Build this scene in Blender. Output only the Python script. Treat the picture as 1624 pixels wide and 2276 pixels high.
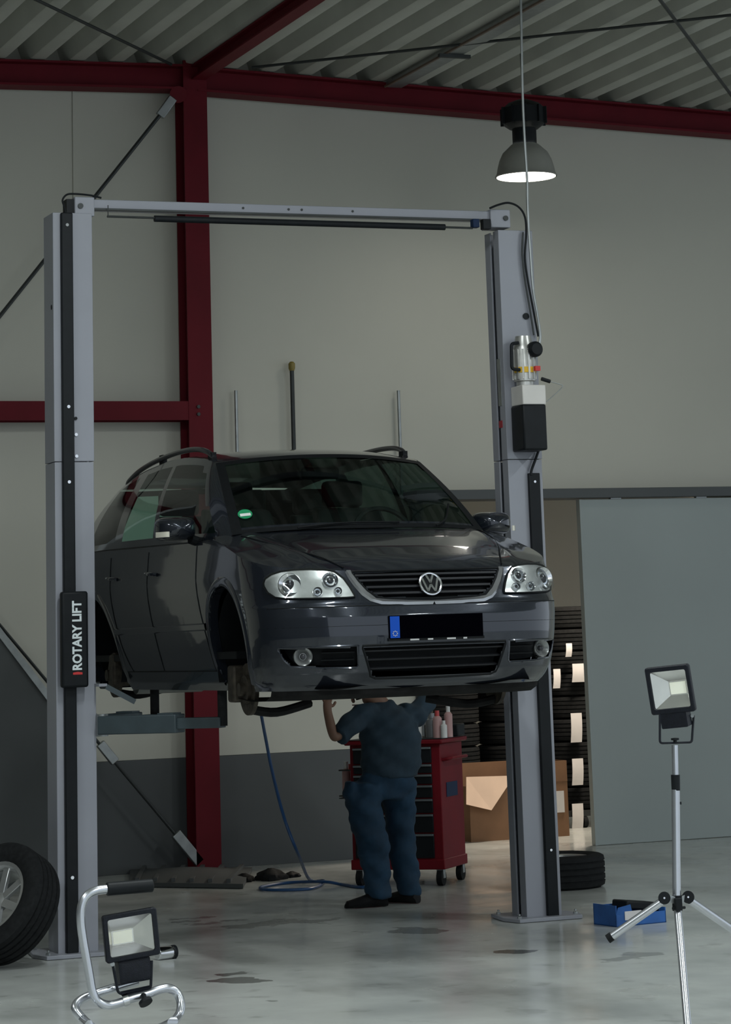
import bpy, bmesh, math, random
import numpy as np
from mathutils import Vector, Matrix
random.seed(7)
D = bpy.data
C = bpy.context.scene.collection
for o in list(D.objects): D.objects.remove(o)
scene = bpy.context.scene
# ---------------------------------------------------------------- camera (50 mm style lens, framed as the lower part of a tall picture: shifted lens)
F_PX, PPX, PPY, IW, IH = 5927.54, 898.48, 163.28, 1624, 2276
RW = np.array([[.92742355, -.04656174, -.37110316], [-.37244907, -.20561085, -.90498943], [-.03416495, .97752554, -.20803022]])
CAM = np.array([0., 0., 1.7])
cd = D.cameras.new('camera'); cam = D.objects.new('camera', cd); C.objects.link(cam); scene.camera = cam
cd.sensor_fit = 'VERTICAL'; cd.sensor_height = 36; cd.sensor_width = 36 * IW / IH
cd.lens = F_PX / IH * 36; cd.shift_x = -(PPX - IW / 2) / IH; cd.shift_y = (PPY - IH / 2) / IH
cd.clip_end = 200; cd.clip_start = .1
_m = Matrix([list(map(float, r)) for r in RW]).to_4x4(); _m.translation = Vector(CAM); cam.matrix_world = _m
CX, CY, CZ = Vector(RW[:, 0]), Vector(RW[:, 1]), Vector(RW[:, 2])       # camera right / up / back, in the hall
# ---------------------------------------------------------------- world, light, exposure
world = D.worlds.new('overcast daylight'); scene.world = world; world.use_nodes = True
_bg = world.node_tree.nodes['Background']; _bg.inputs[0].default_value = (.80, .90, 1.0, 1); _bg.inputs[1].default_value = .92
STRIP_W, STORE_W = 120., 110.      # wattage of the added strip lights and the added store room lamp
scene.view_settings.view_transform = 'Standard'; scene.view_settings.look = 'None'
scene.view_settings.exposure = 0; scene.view_settings.gamma = 1; scene.view_settings.use_curve_mapping = False
# ---------------------------------------------------------------- pixel -> hall helpers (a pixel gives a direction, the surface gives the distance)
def ray(u, v): return RW @ np.array([u - PPX, -(v - PPY), -F_PX])
def gnd(u, v, z=0.):
    r = ray(u, v); return Vector(CAM + r * (z - CAM[2]) / r[2])
def atY(u, v, y):
    r = ray(u, v); return Vector(CAM + r * (y / r[1]))
def atX(u, v, x):
    r = ray(u, v); return Vector(CAM + r * (x / r[0]))
# ---------------------------------------------------------------- materials
def lin(c):
    return tuple(((x / 255) / 12.92 if x / 255 <= .04045 else ((x / 255 + .055) / 1.055) ** 2.4) for x in c) + (1,)
MATS = {}
def mat(name, rgb, rough=.5, metal=0., var=.12, scale=6., bump=0., coat=0., spec=.5, bscale=None, emit=None):
    """principled material with procedural noise variation of colour and gloss; rgb = linear albedo"""
    if name in MATS: return MATS[name]
    m = D.materials.new(name); m.use_nodes = True; nt = m.node_tree; N = nt.nodes; L = nt.links
    b = N['Principled BSDF']
    b.inputs['Roughness'].default_value = rough; b.inputs['Metallic'].default_value = metal
    b.inputs['Specular IOR Level'].default_value = spec
    if coat: b.inputs['Coat Weight'].default_value = coat; b.inputs['Coat Roughness'].default_value = .04
    tc = N.new('ShaderNodeTexCoord'); nz = N.new('ShaderNodeTexNoise'); nz.inputs['Scale'].default_value = scale; nz.inputs['Detail'].default_value = 5
    L.new(tc.outputs['Object'], nz.inputs['Vector'])
    cr = N.new('ShaderNodeValToRGB'); c = rgb[:3]
    cr.color_ramp.elements[0].position = .3; cr.color_ramp.elements[1].position = .7
    cr.color_ramp.elements[0].color = tuple(max(0, x * (1 - var)) for x in c) + (1,)
    cr.color_ramp.elements[1].color = tuple(min(1, x * (1 + var)) for x in c) + (1,)
    L.new(nz.outputs['Fac'], cr.inputs['Fac']); L.new(cr.outputs['Color'], b.inputs['Base Color'])
    if bump:
        n2 = N.new('ShaderNodeTexNoise'); n2.inputs['Scale'].default_value = bscale or scale * 12; n2.inputs['Detail'].default_value = 3
        L.new(tc.outputs['Object'], n2.inputs['Vector'])
        bp = N.new('ShaderNodeBump'); bp.inputs['Strength'].default_value = bump; bp.inputs['Distance'].default_value = .01
        L.new(n2.outputs['Fac'], bp.inputs['Height']); L.new(bp.outputs['Normal'], b.inputs['Normal'])
    if emit:
        b.inputs['Emission Color'].default_value = tuple(emit[:3]) + (1,); b.inputs['Emission Strength'].default_value = emit[3]
    MATS[name] = m; return m
def glass_mat(name, tint, gloss=.08, rough=.02):
    if name in MATS: return MATS[name]
    m = D.materials.new(name); m.use_nodes = True; nt = m.node_tree; N = nt.nodes; L = nt.links
    N.remove(N['Principled BSDF']); out = N['Material Output']
    t = N.new('ShaderNodeBsdfTransparent'); t.inputs[0].default_value = tuple(tint) + (1,)
    g = N.new('ShaderNodeBsdfGlossy'); g.inputs['Roughness'].default_value = rough
    lw = N.new('ShaderNodeLayerWeight'); lw.inputs[0].default_value = .25
    mp = N.new('ShaderNodeMapRange'); mp.inputs['To Min'].default_value = gloss; mp.inputs['To Max'].default_value = .9
    L.new(lw.outputs['Fresnel'], mp.inputs['Value'])
    x = N.new('ShaderNodeMixShader'); L.new(mp.outputs[0], x.inputs[0]); L.new(t.outputs[0], x.inputs[1]); L.new(g.outputs[0], x.inputs[2])
    L.new(x.outputs[0], out.inputs['Surface']); MATS[name] = m; return m
# ---------------------------------------------------------------- mesh builder
class MB:
    def __init__(s): s.v = []; s.f = []
    def add(s, vs, fs):
        k = len(s.v); s.v += [Vector(p) for p in vs]; s.f += [tuple(i + k for i in f) for f in fs]; return s
    def box(s, c, d, m=None):
        c = Vector(c); h = Vector(d) / 2; vs = []
        for i in range(8):
            p = Vector(((1 if i & 1 else -1) * h.x, (1 if i & 2 else -1) * h.y, (1 if i & 4 else -1) * h.z))
            vs.append(c + (m @ p if m else p))
        return s.add(vs, [(0, 2, 3, 1), (4, 5, 7, 6), (0, 1, 5, 4), (2, 6, 7, 3), (0, 4, 6, 2), (1, 3, 7, 5)])
    def span(s, a, b):
        a = Vector(a); b = Vector(b); return s.box((a + b) / 2, [abs(x) for x in (b - a)])
    def beam(s, p, q, w, h, up=(0, 0, 1)):
        p = Vector(p); q = Vector(q); z = (q - p); l = z.length; z.normalize(); x = Vector(up).cross(z)
        if x.length < 1e-4: x = Vector((1, 0, 0)).cross(z)
        x.normalize(); y = z.cross(x); m = Matrix((x, y, z)).transposed()
        return s.box((p + q) / 2, (w, h, l), m)
    def cyl(s, p, q, r, r2=None, n=16, cap=True):
        return s.tube([p, q], r, n, rs=[r, r if r2 is None else r2], cap=cap)
    def tube(s, pts, r, n=10, rs=None, cap=True, closed=False):
        P = [Vector(p) for p in pts]; k0 = len(s.v); m = len(P); x = None
        for i, p in enumerate(P):
            if closed: t = P[(i + 1) % m] - P[i - 1]
            else: t = P[min(i + 1, m - 1)] - P[max(i - 1, 0)]
            t.normalize()
            if x is None:
                a = Vector((0, 0, 1)) if abs(t.z) < .9 else Vector((1, 0, 0)); x = a.cross(t).normalized()
            else:
                x = (x - t * x.dot(t)).normalized()
            y = t.cross(x); rr = rs[i] if rs else r
            for j in range(n):
                a = 2 * math.pi * j / n; s.v.append(p + (x * math.cos(a) + y * math.sin(a)) * rr)
        for i in range(m if closed else m - 1):
            for j in range(n):
                a = k0 + i * n + j; b = k0 + i * n + (j + 1) % n; i2 = (i + 1) % m
                s.f.append((a, b, k0 + i2 * n + (j + 1) % n, k0 + i2 * n + j))
        if cap and not closed:
            s.f.append(tuple(k0 + j for j in reversed(range(n)))); s.f.append(tuple(k0 + (m - 1) * n + j for j in range(n)))
        return s
    def lathe(s, prof, o=(0, 0, 0), ax=(0, 0, 1), n=32, xd=None):
        """prof: (radius, height along ax)"""
        o = Vector(o); z = Vector(ax).normalized(); x = Vector(xd) if xd else (Vector((1, 0, 0)) if abs(z.x) < .9 else Vector((0, 1, 0)))
        x = (x - z * x.dot(z)).normalized(); y = z.cross(x); k0 = len(s.v)
        for r, h in prof:
            for j in range(n):
                a = 2 * math.pi * j / n; s.v.append(o + z * h + (x * math.cos(a) + y * math.sin(a)) * max(r, 1e-4))
        for i in range(len(prof) - 1):
            for j in range(n):
                s.f.append((k0 + i * n + j, k0 + i * n + (j + 1) % n, k0 + (i + 1) * n + (j + 1) % n, k0 + (i + 1) * n + j))
        return s
    def prism(s, poly, o, xd, yd, zd):
        """extrude polygon (2D in xd,yd) along zd"""
        o = Vector(o); xd = Vector(xd); yd = Vector(yd); zd = Vector(zd); n = len(poly); k = len(s.v)
        for e in (0, 1):
            for a, b in poly: s.v.append(o + xd * a + yd * b + zd * e)
        s.f.append(tuple(k + i for i in reversed(range(n)))); s.f.append(tuple(k + n + i for i in range(n)))
        for i in range(n): s.f.append((k + i, k + (i + 1) % n, k + n + (i + 1) % n, k + n + i))
        return s
    def grid(s, G, close=False):
        k = len(s.v); m = len(G[0])
        for r in G: s.v += [Vector(p) for p in r]
        for i in range(len(G) - 1):
            for j in range(m if close else m - 1):
                j2 = (j + 1) % m; s.f.append((k + i * m + j, k + i * m + j2, k + (i + 1) * m + j2, k + (i + 1) * m + j))
        return s
    def solid_grid(s, G, off):
        """sheet with thickness: G plus its copy moved by off, rim closed"""
        off = Vector(off); k = len(s.v); a = len(G); b = len(G[0]); s.grid(G); s.grid([[Vector(p) + off for p in r] for r in G]); n = a * b
        rim = [(0, j) for j in range(b)] + [(i, b - 1) for i in range(1, a)] + [(a - 1, j) for j in range(b - 2, -1, -1)] + [(i, 0) for i in range(a - 2, 0, -1)]
        for t in range(len(rim)):
            i0, i1 = rim[t], rim[(t + 1) % len(rim)]; p = k + i0[0] * b + i0[1]; q = k + i1[0] * b + i1[1]
            s.f.append((p, q, q + n, p + n))
        return s
    def build(s, name, m, parent=None, ang=35, world=True, bevel=0, sub=0, fixn=True):
        me = D.meshes.new(name)
        inv = ROOTM[parent_root(parent).name].inverted() if (parent and world) else None
        vs = [tuple(inv @ p) if inv else tuple(p) for p in s.v]
        me.from_pydata(vs, [], s.f); me.validate(); 
        if fixn:
            bm = bmesh.new(); bm.from_mesh(me); bmesh.ops.recalc_face_normals(bm, faces=bm.faces); bm.to_mesh(me); bm.free()
        me.polygons.foreach_set('use_smooth', [True] * len(me.polygons)); me.set_sharp_from_angle(angle=math.radians(ang))
        if isinstance(m, str): m = MATS[m]
        me.materials.append(m); o = D.objects.new(name, me); C.objects.link(o)
        if parent: o.parent = parent
        if bevel:
            b = o.modifiers.new('bevel', 'BEVEL'); b.width = bevel; b.segments = 2; b.limit_method = 'ANGLE'
        if sub:
            b = o.modifiers.new('sub', 'SUBSURF'); b.levels = sub; b.render_levels = sub
        return o
ROOTM = {}
def parent_root(o):
    while o.parent: o = o.parent
    return o
def tag(o, label, cat=None, group=None, kind=None):
    if label: o['label'] = label
    if cat: o['category'] = cat
    if group: o['group'] = group
    if kind: o['kind'] = kind
    if o.name not in ROOTM: ROOTM[o.name] = Matrix.Identity(4)
    return o
def thing(name, label, cat, loc=(0, 0, 0), rotz=0., group=None):
    o = D.objects.new(name, None); C.objects.link(o); o.empty_display_size = .1
    o.location = loc; o.rotation_euler = (0, 0, rotz)
    ROOTM[o.name] = Matrix.Translation(Vector(loc)) @ Matrix.Rotation(rotz, 4, 'Z')
    return tag(o, label, cat, group)
def dup(root, loc=None, rotz=None, label=None):
    r = root.copy(); C.objects.link(r)
    if loc is not None: r.location = loc
    if rotz is not None: r.rotation_euler = (r.rotation_euler[0], r.rotation_euler[1], rotz)
    if label: r['label'] = label
    for ch in list(root.children):
        c = ch.copy(); C.objects.link(c); c.parent = r
        for g in ch.children:
            d = g.copy(); C.objects.link(d); d.parent = c
    return r
def struct(o, label=None): return tag(o, label, kind='structure')
def text_mb(body, size, M, extr=.001, bold=.0, shear=0.):
    """flat lettering as a mesh; M places the text's x/y plane in the hall"""
    cu = D.curves.new('t', 'FONT'); cu.body = body; cu.size = size; cu.extrude = extr; cu.offset = bold; cu.shear = shear; cu.align_x = 'CENTER'; cu.align_y = 'CENTER'; cu.resolution_u = 3
    ob = D.objects.new('t', cu); C.objects.link(ob); bpy.context.view_layer.update()
    me = D.meshes.new_from_object(ob.evaluated_get(bpy.context.evaluated_depsgraph_get()))
    mb = MB(); mb.add([M @ v.co for v in me.vertices], [tuple(p.vertices) for p in me.polygons])
    D.objects.remove(ob); D.curves.remove(cu); D.meshes.remove(me); return mb
def spline(pts, n=8, closed=False):
    """Catmull-Rom through points"""
    P = [Vector(p) for p in pts]; m = len(P); out = []
    for i in range(m if closed else m - 1):
        if closed: a, b, c, d = P[i - 1], P[i], P[(i + 1) % m], P[(i + 2) % m]
        else: a, b, c, d = P[max(i - 1, 0)], P[i], P[i + 1], P[min(i + 2, m - 1)]
        for k in range(n):
            t = k / n; out.append(.5 * ((2 * b) + (c - a) * t + (2 * a - 5 * b + 4 * c - d) * t * t + (3 * b - a - 3 * c + d) * t ** 3))
    if not closed: out.append(P[-1])
    return out
def fillet(pts, r, n=6):
    """polyline with rounded corners"""
    P = [Vector(p) for p in pts]; out = [P[0]]
    for i in range(1, len(P) - 1):
        a = (P[i - 1] - P[i]); b = (P[i + 1] - P[i]); ra = min(r, a.length * .49, b.length * .49); a = P[i] + a.normalized() * ra; b = P[i] + b.normalized() * ra
        for k in range(n + 1):
            t = k / n; out.append(a * (1 - t) ** 2 + P[i] * 2 * t * (1 - t) + b * t * t)
    out.append(P[-1]); return out
# ---------------------------------------------------------------- car surface functions
# car frame: x to the right as seen from the front, y from the bumper backwards, z up from the tyre contact level
CAR_X, CAR_Y, CAR_Z = 5.545, 13.35, 1.335
CW_Z = [.11, .17, .25, .36, .46, .56, .66, .78, .90, 1.0, 1.10]
CW_X = [.80, .835, .858, .872, .882, .890, .893, .888, .878, .866, .845]
NOSE_Z = [.11, .15, .21, .30, .40, .50, .555, .575, .62, .70, .80, .9, 1.1]
NOSE_Y = [.13, .075, .03, .01, .0, .004, .016, .035, .055, .085, .135, .2, .34]
def car_w(z): return float(np.interp(z, CW_Z, CW_X))
def car_nose(z): return float(np.interp(z, NOSE_Z, NOSE_Y))
FL, FN, FM = .51, 3.5, 2.0
def arc_pt(z, a):
    """front plan arc at height z; a in 0..1 from the centre line to the side"""
    W = car_w(z); t = a * math.pi / 2
    x = W * math.sin(t) ** (2 / FN); y = car_nose(z) + FL * (1 - max(0., math.cos(t)) ** (2 / FM))
    return x, y
def front_y(x, z):
    W = car_w(z); q = min(1., abs(x) / W)
    return car_nose(z) + FL * (1 - (1 - q ** FN) ** (1 / FM))
HC_Y = [0, .11, .16, .25, .45, .7, .95, 1.2, 1.5]
HC_Z = [.70, .745, .775, .815, .878, .942, .997, 1.045, 1.09]
def hood_z(x, y): return float(np.interp(y, HC_Y, HC_Z)) - (.09 - .02 * min(1., y)) * (abs(x) / .87) ** 2.6
BELT_Y = [1.1, 1.4, 2.5, 3.6, 4.4]
BELT_Z = [.93, .952, .972, .993, .998]
def top_z(x, y):
    if y < 1.1: return hood_z(x, y)
    return float(np.interp(y, BELT_Y, BELT_Z)) if y > 1.4 else hood_z(.87, 1.1) + (float(np.interp(1.4, BELT_Y, BELT_Z)) - hood_z(.87, 1.1)) * (y - 1.1) / .3
def side_narrow(y):   # plan taper of the side towards the tail
    return 1 - .045 * max(0., (y - 2.9) / 1.45) ** 2
CAR_LEN = 4.39
def side_x(y, z):
    """half width of the body side: sills tuck in below the waist behind the front corner"""
    k = min(1., max(0., (y - .55) / .7)); k = k * k * (3 - 2 * k)
    return car_w(z) * side_narrow(y) - k * (.085 * max(0., (.74 - z) / .6) ** 1.1)
# ---------------------------------------------------------------- palette
mat('wall_cream', (.56, .55, .48), .55, var=.04, scale=.6)
mat('wall_dado', (.075, .082, .085), .5, var=.10, scale=.8)
mat('red_steel', (.125, .006, .013), .6, var=.12, scale=3, spec=.2)
mat('deck', (.50, .51, .46), .5, var=.08, scale=2)
mat('dark_steel', (.05, .055, .055), .5, .6, scale=8)
mat('galv', (.35, .37, .37), .4, .8, scale=14)
mat('black_plastic', (.008, .010, .012), .5, scale=20, spec=.2)
mat('rubber', (.012, .013, .014), .75, var=.25, scale=30, bump=.15, spec=.15)
mat('lift_paint', (.275, .285, .325), .38, var=.04, scale=3)
mat('lift_arm', (.038, .055, .064), .45, var=.15, scale=8)
mat('white_paint', (.7, .7, .68), .4, var=.05)
mat('chrome', (.75, .76, .78), .15, 1., var=.05)
mat('alu', (.62, .64, .68), .28, .9, var=.05, scale=20)
mat('door_grey', (.33, .37, .365), .45, var=.04, scale=.8)
mat('back_room', (.42, .40, .35), .6, var=.05, scale=1)
# floor: painted concrete with oil stains
def floor_mat():
    m = D.materials.new('floor_paint'); m.use_nodes = True; nt = m.node_tree; N = nt.nodes; L = nt.links; b = N['Principled BSDF']
    tc = N.new('ShaderNodeTexCoord')
    def noise(sc, det=4, off=(0, 0, 0), stretch=(1, 1, 1)):
        mp = N.new('ShaderNodeMapping'); mp.inputs['Location'].default_value = off; mp.inputs['Scale'].default_value = stretch
        L.new(tc.outputs['Object'], mp.inputs['Vector']); n = N.new('ShaderNodeTexNoise'); n.inputs['Scale'].default_value = sc; n.inputs['Detail'].default_value = det
        L.new(mp.outputs[0], n.inputs['Vector']); return n.outputs['Fac']
    def ramp(fac, p0, c0, p1, c1):
        r = N.new('ShaderNodeValToRGB'); e = r.color_ramp.elements; e[0].position = p0; e[0].color = c0 + (1,); e[1].position = p1; e[1].color = c1 + (1,); L.new(fac, r.inputs[0]); return r.outputs[0]
    base = ramp(noise(.7, 6), .35, (.46, .48, .46), .65, (.55, .57, .55))
    dirt = ramp(noise(1.1, 8, (3, 1, 0), (1, .45, 1)), .50, (1, 1, 1), .72, (.42, .42, .42))
    spots = ramp(noise(4.5, 5, (9, 4, 0)), .60, (1, 1, 1), .78, (.45, .44, .43))
    x = N.new('ShaderNodeMix'); x.data_type = 'RGBA'; x.blend_type = 'MULTIPLY'; x.inputs[0].default_value = .8; L.new(base, x.inputs[6]); L.new(dirt, x.inputs[7])
    y = N.new('ShaderNodeMix'); y.data_type = 'RGBA'; y.blend_type = 'MULTIPLY'; y.inputs[0].default_value = .7; L.new(x.outputs[2], y.inputs[6]); L.new(spots, y.inputs[7])
    # oil stains of their own shape
    cur = y.outputs[2]
    for (u, v, ru, rv, dark) in STAINS:
        g = gnd(u, v); mp = N.new('ShaderNodeMapping'); mp.vector_type = 'POINT'; mp.inputs['Location'].default_value = (-g.x / ru, -g.y / rv, 0); mp.inputs['Scale'].default_value = (1 / ru, 1 / rv, 0)
        L.new(tc.outputs['Object'], mp.inputs['Vector']); le = N.new('ShaderNodeVectorMath'); le.operation = 'LENGTH'; L.new(mp.outputs[0], le.inputs[0])
        ad = N.new('ShaderNodeMath'); ad.operation = 'MULTIPLY_ADD'; ad.inputs[1].default_value = 1.6; L.new(noise(3.5, 6, (u * .01, v * .01, 0)), ad.inputs[0]); L.new(le.outputs['Value'], ad.inputs[2])
        r = ramp(ad.outputs[0], .95, (dark, dark, dark), 2.0, (1, 1, 1))
        z = N.new('ShaderNodeMix'); z.data_type = 'RGBA'; z.blend_type = 'MULTIPLY'; z.inputs[0].default_value = 1; L.new(cur, z.inputs[6]); L.new(r, z.inputs[7]); cur = z.outputs[2]
    L.new(cur, b.inputs['Base Color'])
    rr = ramp(noise(1.6, 4, (5, 5, 0)), .35, (.13, .13, .13), .7, (.30, .30, .30)); L.new(rr, b.inputs['Roughness'])
    MATS['floor_paint'] = m
STAINS = [(510, 2175, .42, 1.0, .26), (600, 2225, .3, .45, .5), (640, 2050, 1.2, 1.1, .45), (1140, 2116, .34, .38, .22), (420, 2045, .8, 1.0, .5), (900, 2070, .7, .8, .5), (1420, 2125, .7, .5, .6)]
floor_mat()
WY = 20.85                                   # back wall face
HX0, HX1, HY0 = -9., 24., -7.               # hall extent
RX = atY(432, 185, 20.6).x                  # ridge / column line
def roof_z(x): return 6.62 - abs(x - RX) * .058
f = MB().span((HX0, HY0, -.2), (HX1, 32, 0)).build('floor', 'floor_paint'); struct(f, 'pale grey painted concrete floor with oil stains')
# back wall: opening on the right behind the sliding door
OX0 = atY(930, 1100, WY).x; OX1 = atY(1560, 1100, WY).x; OZ = 2.86
cols = [HX0, atY(-420, 600, WY).x, atY(163, 600, WY).x, RX, OX0]
wall = MB()
for i in range(4): wall.span((cols[i], WY + .012, 0), (cols[i + 1], WY + .14, 6.8))
wall.span((OX0, WY + .012, OZ), (OX1, WY + .14, 6.8)); wall.span((OX1, WY + .012, 0), (HX1, WY + .14, 6.8))
wb = wall.build('wall_back', 'wall_cream'); struct(wb, 'cream panel back wall with dark grey lower band')
DZ = atY(600, 1674, WY).z
xs = cols[:4] + [OX0]
for i in range(4):
    g = .004
    MB().span((xs[i] + g, WY, DZ), (xs[i + 1] - g * (i < 3), WY + .02, 6.8 if i < 3 else OZ)).build('wall_panel', 'wall_cream', wb, bevel=.002)
    MB().span((xs[i] + g, WY - .004, 0), (xs[i + 1] - g, WY + .02, DZ - .002)).build('dado_panel', 'wall_dado', wb, bevel=.002)
MB().span((RX + .004, WY, OZ), (HX1, WY + .02, 6.8)).build('wall_panel', 'wall_cream', wb)
MB().span((OX1, WY - .002, 0), (HX1, WY + .02, OZ)).build('wall_panel', 'wall_cream', wb)
# red steel frame
CYF = 20.58
cx0 = atY(409, 600, CYF).x; cx1 = atY(467, 600, CYF).x
def ibeam(p, q, w, h, up, t=.012):
    """I section between p and q; w flange width, h depth along up"""
    p = Vector(p); q = Vector(q); up = Vector(up); m = MB()
    m.beam(p + up * (h / 2 - t / 2), q + up * (h / 2 - t / 2), w, t, up); m.beam(p - up * (h / 2 - t / 2), q - up * (h / 2 - t / 2), w, t, up); m.beam(p, q, t * .8, h - 2 * t, up); return m
frame_root = ibeam(((cx0 + cx1) / 2 + .012, (CYF + WY) / 2 - .01, 0), ((cx0 + cx1) / 2 + .012, (CYF + WY) / 2 - .01, 6.45), cx1 - cx0 - .02, WY - CYF - .03, (0, 1, 0), .016)
col = frame_root.build('trim_1', 'red_steel'); struct(col, 'dark red steel wall column rising behind the car')
MB().span((cx0 - .05, CYF - .02, .004), (cx1 + .05, WY - .03, .022)).build('base_plate', 'red_steel', col)
eL = MB(); zL = lambda x: atY(200, 185, 20.6).z - (atY(200, 185, 20.6).x - x) * .06
b0 = atY(200, 162, CYF); b1 = atY(1100, 228, CYF)
# eaves beam left and right of the ridge
hB = .21
def eave(xa, xb, za, zb):
    return ibeam((xa, CYF + .10, za), (xb, CYF + .10, zb), .2, hB, (0, 0, 1), .018)
lz0 = atY(0, 159, CYF - 0); lz1 = atY(400, 170, CYF)
sl = (lz1.z - lz0.z) / (lz1.x - lz0.x)
e1 = eave(HX0, RX - .02, lz1.z - sl * (lz1.x - HX0), lz1.z + sl * (RX - lz1.x)).build('trim_2', 'red_steel'); struct(e1, 'dark red roof beam running left of the column')
rz0 = atY(480, 178, CYF); rz1 = atY(1600, 272, CYF); sr = (rz1.z - rz0.z) / (rz1.x - rz0.x)
e2 = eave(RX + .02, HX1, rz0.z - sr * (rz0.x - RX), rz1.z + sr * (HX1 - rz1.x)).build('trim_3', 'red_steel'); struct(e2, 'dark red roof beam running right of the column')
DECK_L = (lz1.x, lz1.z + hB / 2 + .01, sl); DECK_R = (rz0.x, rz0.z + hB / 2 + .01, sr)
def deck_z(x):
    if x < RX: return DECK_L[1] + (x - DECK_L[0]) * DECK_L[2]
    return DECK_R[1] + (x - DECK_R[0]) * DECK_R[2]
# ridge beam towards the camera
ibeam((RX + .03, WY - .25, deck_z(RX) - .065), (RX + .03, HY0, deck_z(RX) - .065), .12, .12, (0, 0, 1), .014).build('trim_4', 'red_steel'); struct(D.objects['trim_4'], 'dark red ridge beam running under the roof sheets')
# wall rail on the left
r0 = atY(0, 891, CYF); r1 = atY(0, 934, CYF)
rail = ibeam((HX0, CYF + .11, (r0.z + r1.z) / 2), (cx0 + .03, CYF + .11, (r0.z + r1.z) / 2), r0.z - r1.z, .2, (0, 1, 0), .014).build('trim_5', 'red_steel'); struct(rail, 'dark red wall rail crossing behind the left lift post')
for zz in (.03, -.03):
    MB().cyl((cx0 + .10, CYF - .012, (r0.z + r1.z) / 2 + zz), (cx0 + .10, CYF + .01, (r0.z + r1.z) / 2 + zz), .014).build('bolt', 'dark_steel', rail)
# roof: deep trapezoidal sheets running towards the camera
PITCH = .327; DEP = .17
x_ref = atY(130, 107, WY - .1).x
n0 = int((HX0 - x_ref) / PITCH) - 1; n1 = int((HX1 - x_ref) / PITCH) + 1
ceil = D.objects.new('ceiling', None); C.objects.link(ceil); struct(ceil, 'corrugated pale metal roof sheets'); ROOTM['ceiling'] = Matrix.Identity(4)
k = n0
while k < n1:
    prof = []
    for i in range(k, min(k + 3, n1)):
        x = x_ref + i * PITCH
        for dx, dz in ((0, DEP), (.055, 0.005), (.07, 0), (.165, 0), (.18, .005), (.235, DEP)):
            prof.append((x + dx, deck_z(x + dx) + dz))
    prof.append((x_ref + min(k + 3, n1) * PITCH, deck_z(x_ref + min(k + 3, n1) * PITCH) + DEP))
    G = [[(x, y, z) for x, z in prof] for y in (WY + .1, 12, 4, HY0)]
    MB().grid(G).build('roof_sheet', 'deck', ceil, ang=20)
    k += 3
MB().span((HX0, HY0, 7.6), (HX1, WY + .2, 7.7)).build('roof_skin', 'deck', ceil)
# back room behind the opening
BY = 27.2
br = MB().span((OX0 - 3, BY, 0), (OX1 + 4, BY + .15, 3.5)).build('wall_room', 'back_room'); struct(br, 'plain wall of the store room beyond the opening')
bl = MB().span((OX0 - 3.1, WY + .14, 0), (OX0 - 3, BY, 3.5)).build('wall_room_left', 'back_room'); struct(bl)
bc = MB().span((OX0 - 3, WY + .14, 3.4), (OX1 + 4, BY, 3.5)).build('ceiling_room', 'back_room'); struct(bc)
# sliding door and its header rail
SY = 20.56
dl = atY(1306, 1500, SY).x; dtop = atY(1450, 1108, SY).z
door = thing('door_1', 'pale grey green sliding door panel hanging from the dark rail', None, (dl, SY, 0)); door['kind'] = 'structure'
DW = 3.6
MB().span((dl, SY, .002), (dl + DW, SY + .06, dtop)).build('door_leaf', 'door_grey', door, bevel=.004)
MB().span((dl - .004, SY - .004, .002), (dl + .02, SY + .064, dtop)).build('edge_profile', 'door_grey', door)
for px in (1370, 1560): 
    x = atY(px, 1115, SY).x
    MB().span((x - .05, SY + .01, dtop - .002), (x + .05, SY + .05, dtop + .09)).build('roller_hanger', 'galv', door)
ha = atY(925, 1090, SY - .03); hb = atY(925, 1112, SY - .03)
hr = MB().span((ha.x, SY - .04, hb.z), (dl + 2 * DW, WY - .01, ha.z)).build('trim_6', 'wall_dado', bevel=.004); struct(hr, 'dark grey header rail above the sliding door')
MB().span((OX0 - .09, WY - .06, 0), (OX0 + .01, WY + .16, OZ)).build('trim_7', 'wall_dado'); struct(D.objects['trim_7'], 'dark grey door post at the left side of the opening')
# unseen left wall, added dark to hold back light from the left
wl = MB().span((HX0 + 4.4, HY0, 0), (HX0 + 4.55, WY, 6.8)).build('wall_left_added', mat('wall_side', (.11, .115, .11), .6, var=.08, scale=.8)); struct(wl, 'unseen dark grey side wall added at the left to block light')
MB().span((HX0 + 4.545, HY0, 0), (HX0 + 4.57, WY - .1, DZ)).build('dado_panel', 'wall_dado', wl)
# ---------------------------------------------------------------- two-post lift
YF = 15.54
def X(u, v, y=YF): return atY(u, v, y).x
def Z(u, v, y=YF): return atY(u, v, y).z
lx0, lx1 = X(129, 2110), X(219, 2110)
rx0, rx1 = X(1171, 2045), X(1249, 2045)
seamL = Z(160, 1027); topL = Z(185, 474); topR = Z(1140, 512); seamR = Z(1140, 1022)
lift = thing('two_post_lift', 'light grey two post car lift with overhead beam holding up the dark car', 'car lift', ((lx0 + rx1) / 2, YF + .1, 0))
def channel(x0, x1, z0, z1, side, g=0.):
    """C section, open towards the car; side = +1 opens to +x"""
    t = .012; dpt = .22; a, b = (x0 - g, x1 + g) if side > 0 else (x1 + g, x0 - g); s = side
    w = abs(b - a)
    poly = [(0, 0), (w, 0), (w, .085), (w - t, .085), (w - t, t), (t, t), (t, dpt - t), (w - t, dpt - t), (w - t, dpt - .085), (w, dpt - .085), (w, dpt), (0, dpt)]
    return MB().prism([(p, q) for p, q in poly], (a, YF - g, z0), (s, 0, 0), (0, 1, 0), (0, 0, z1 - z0))
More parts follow.
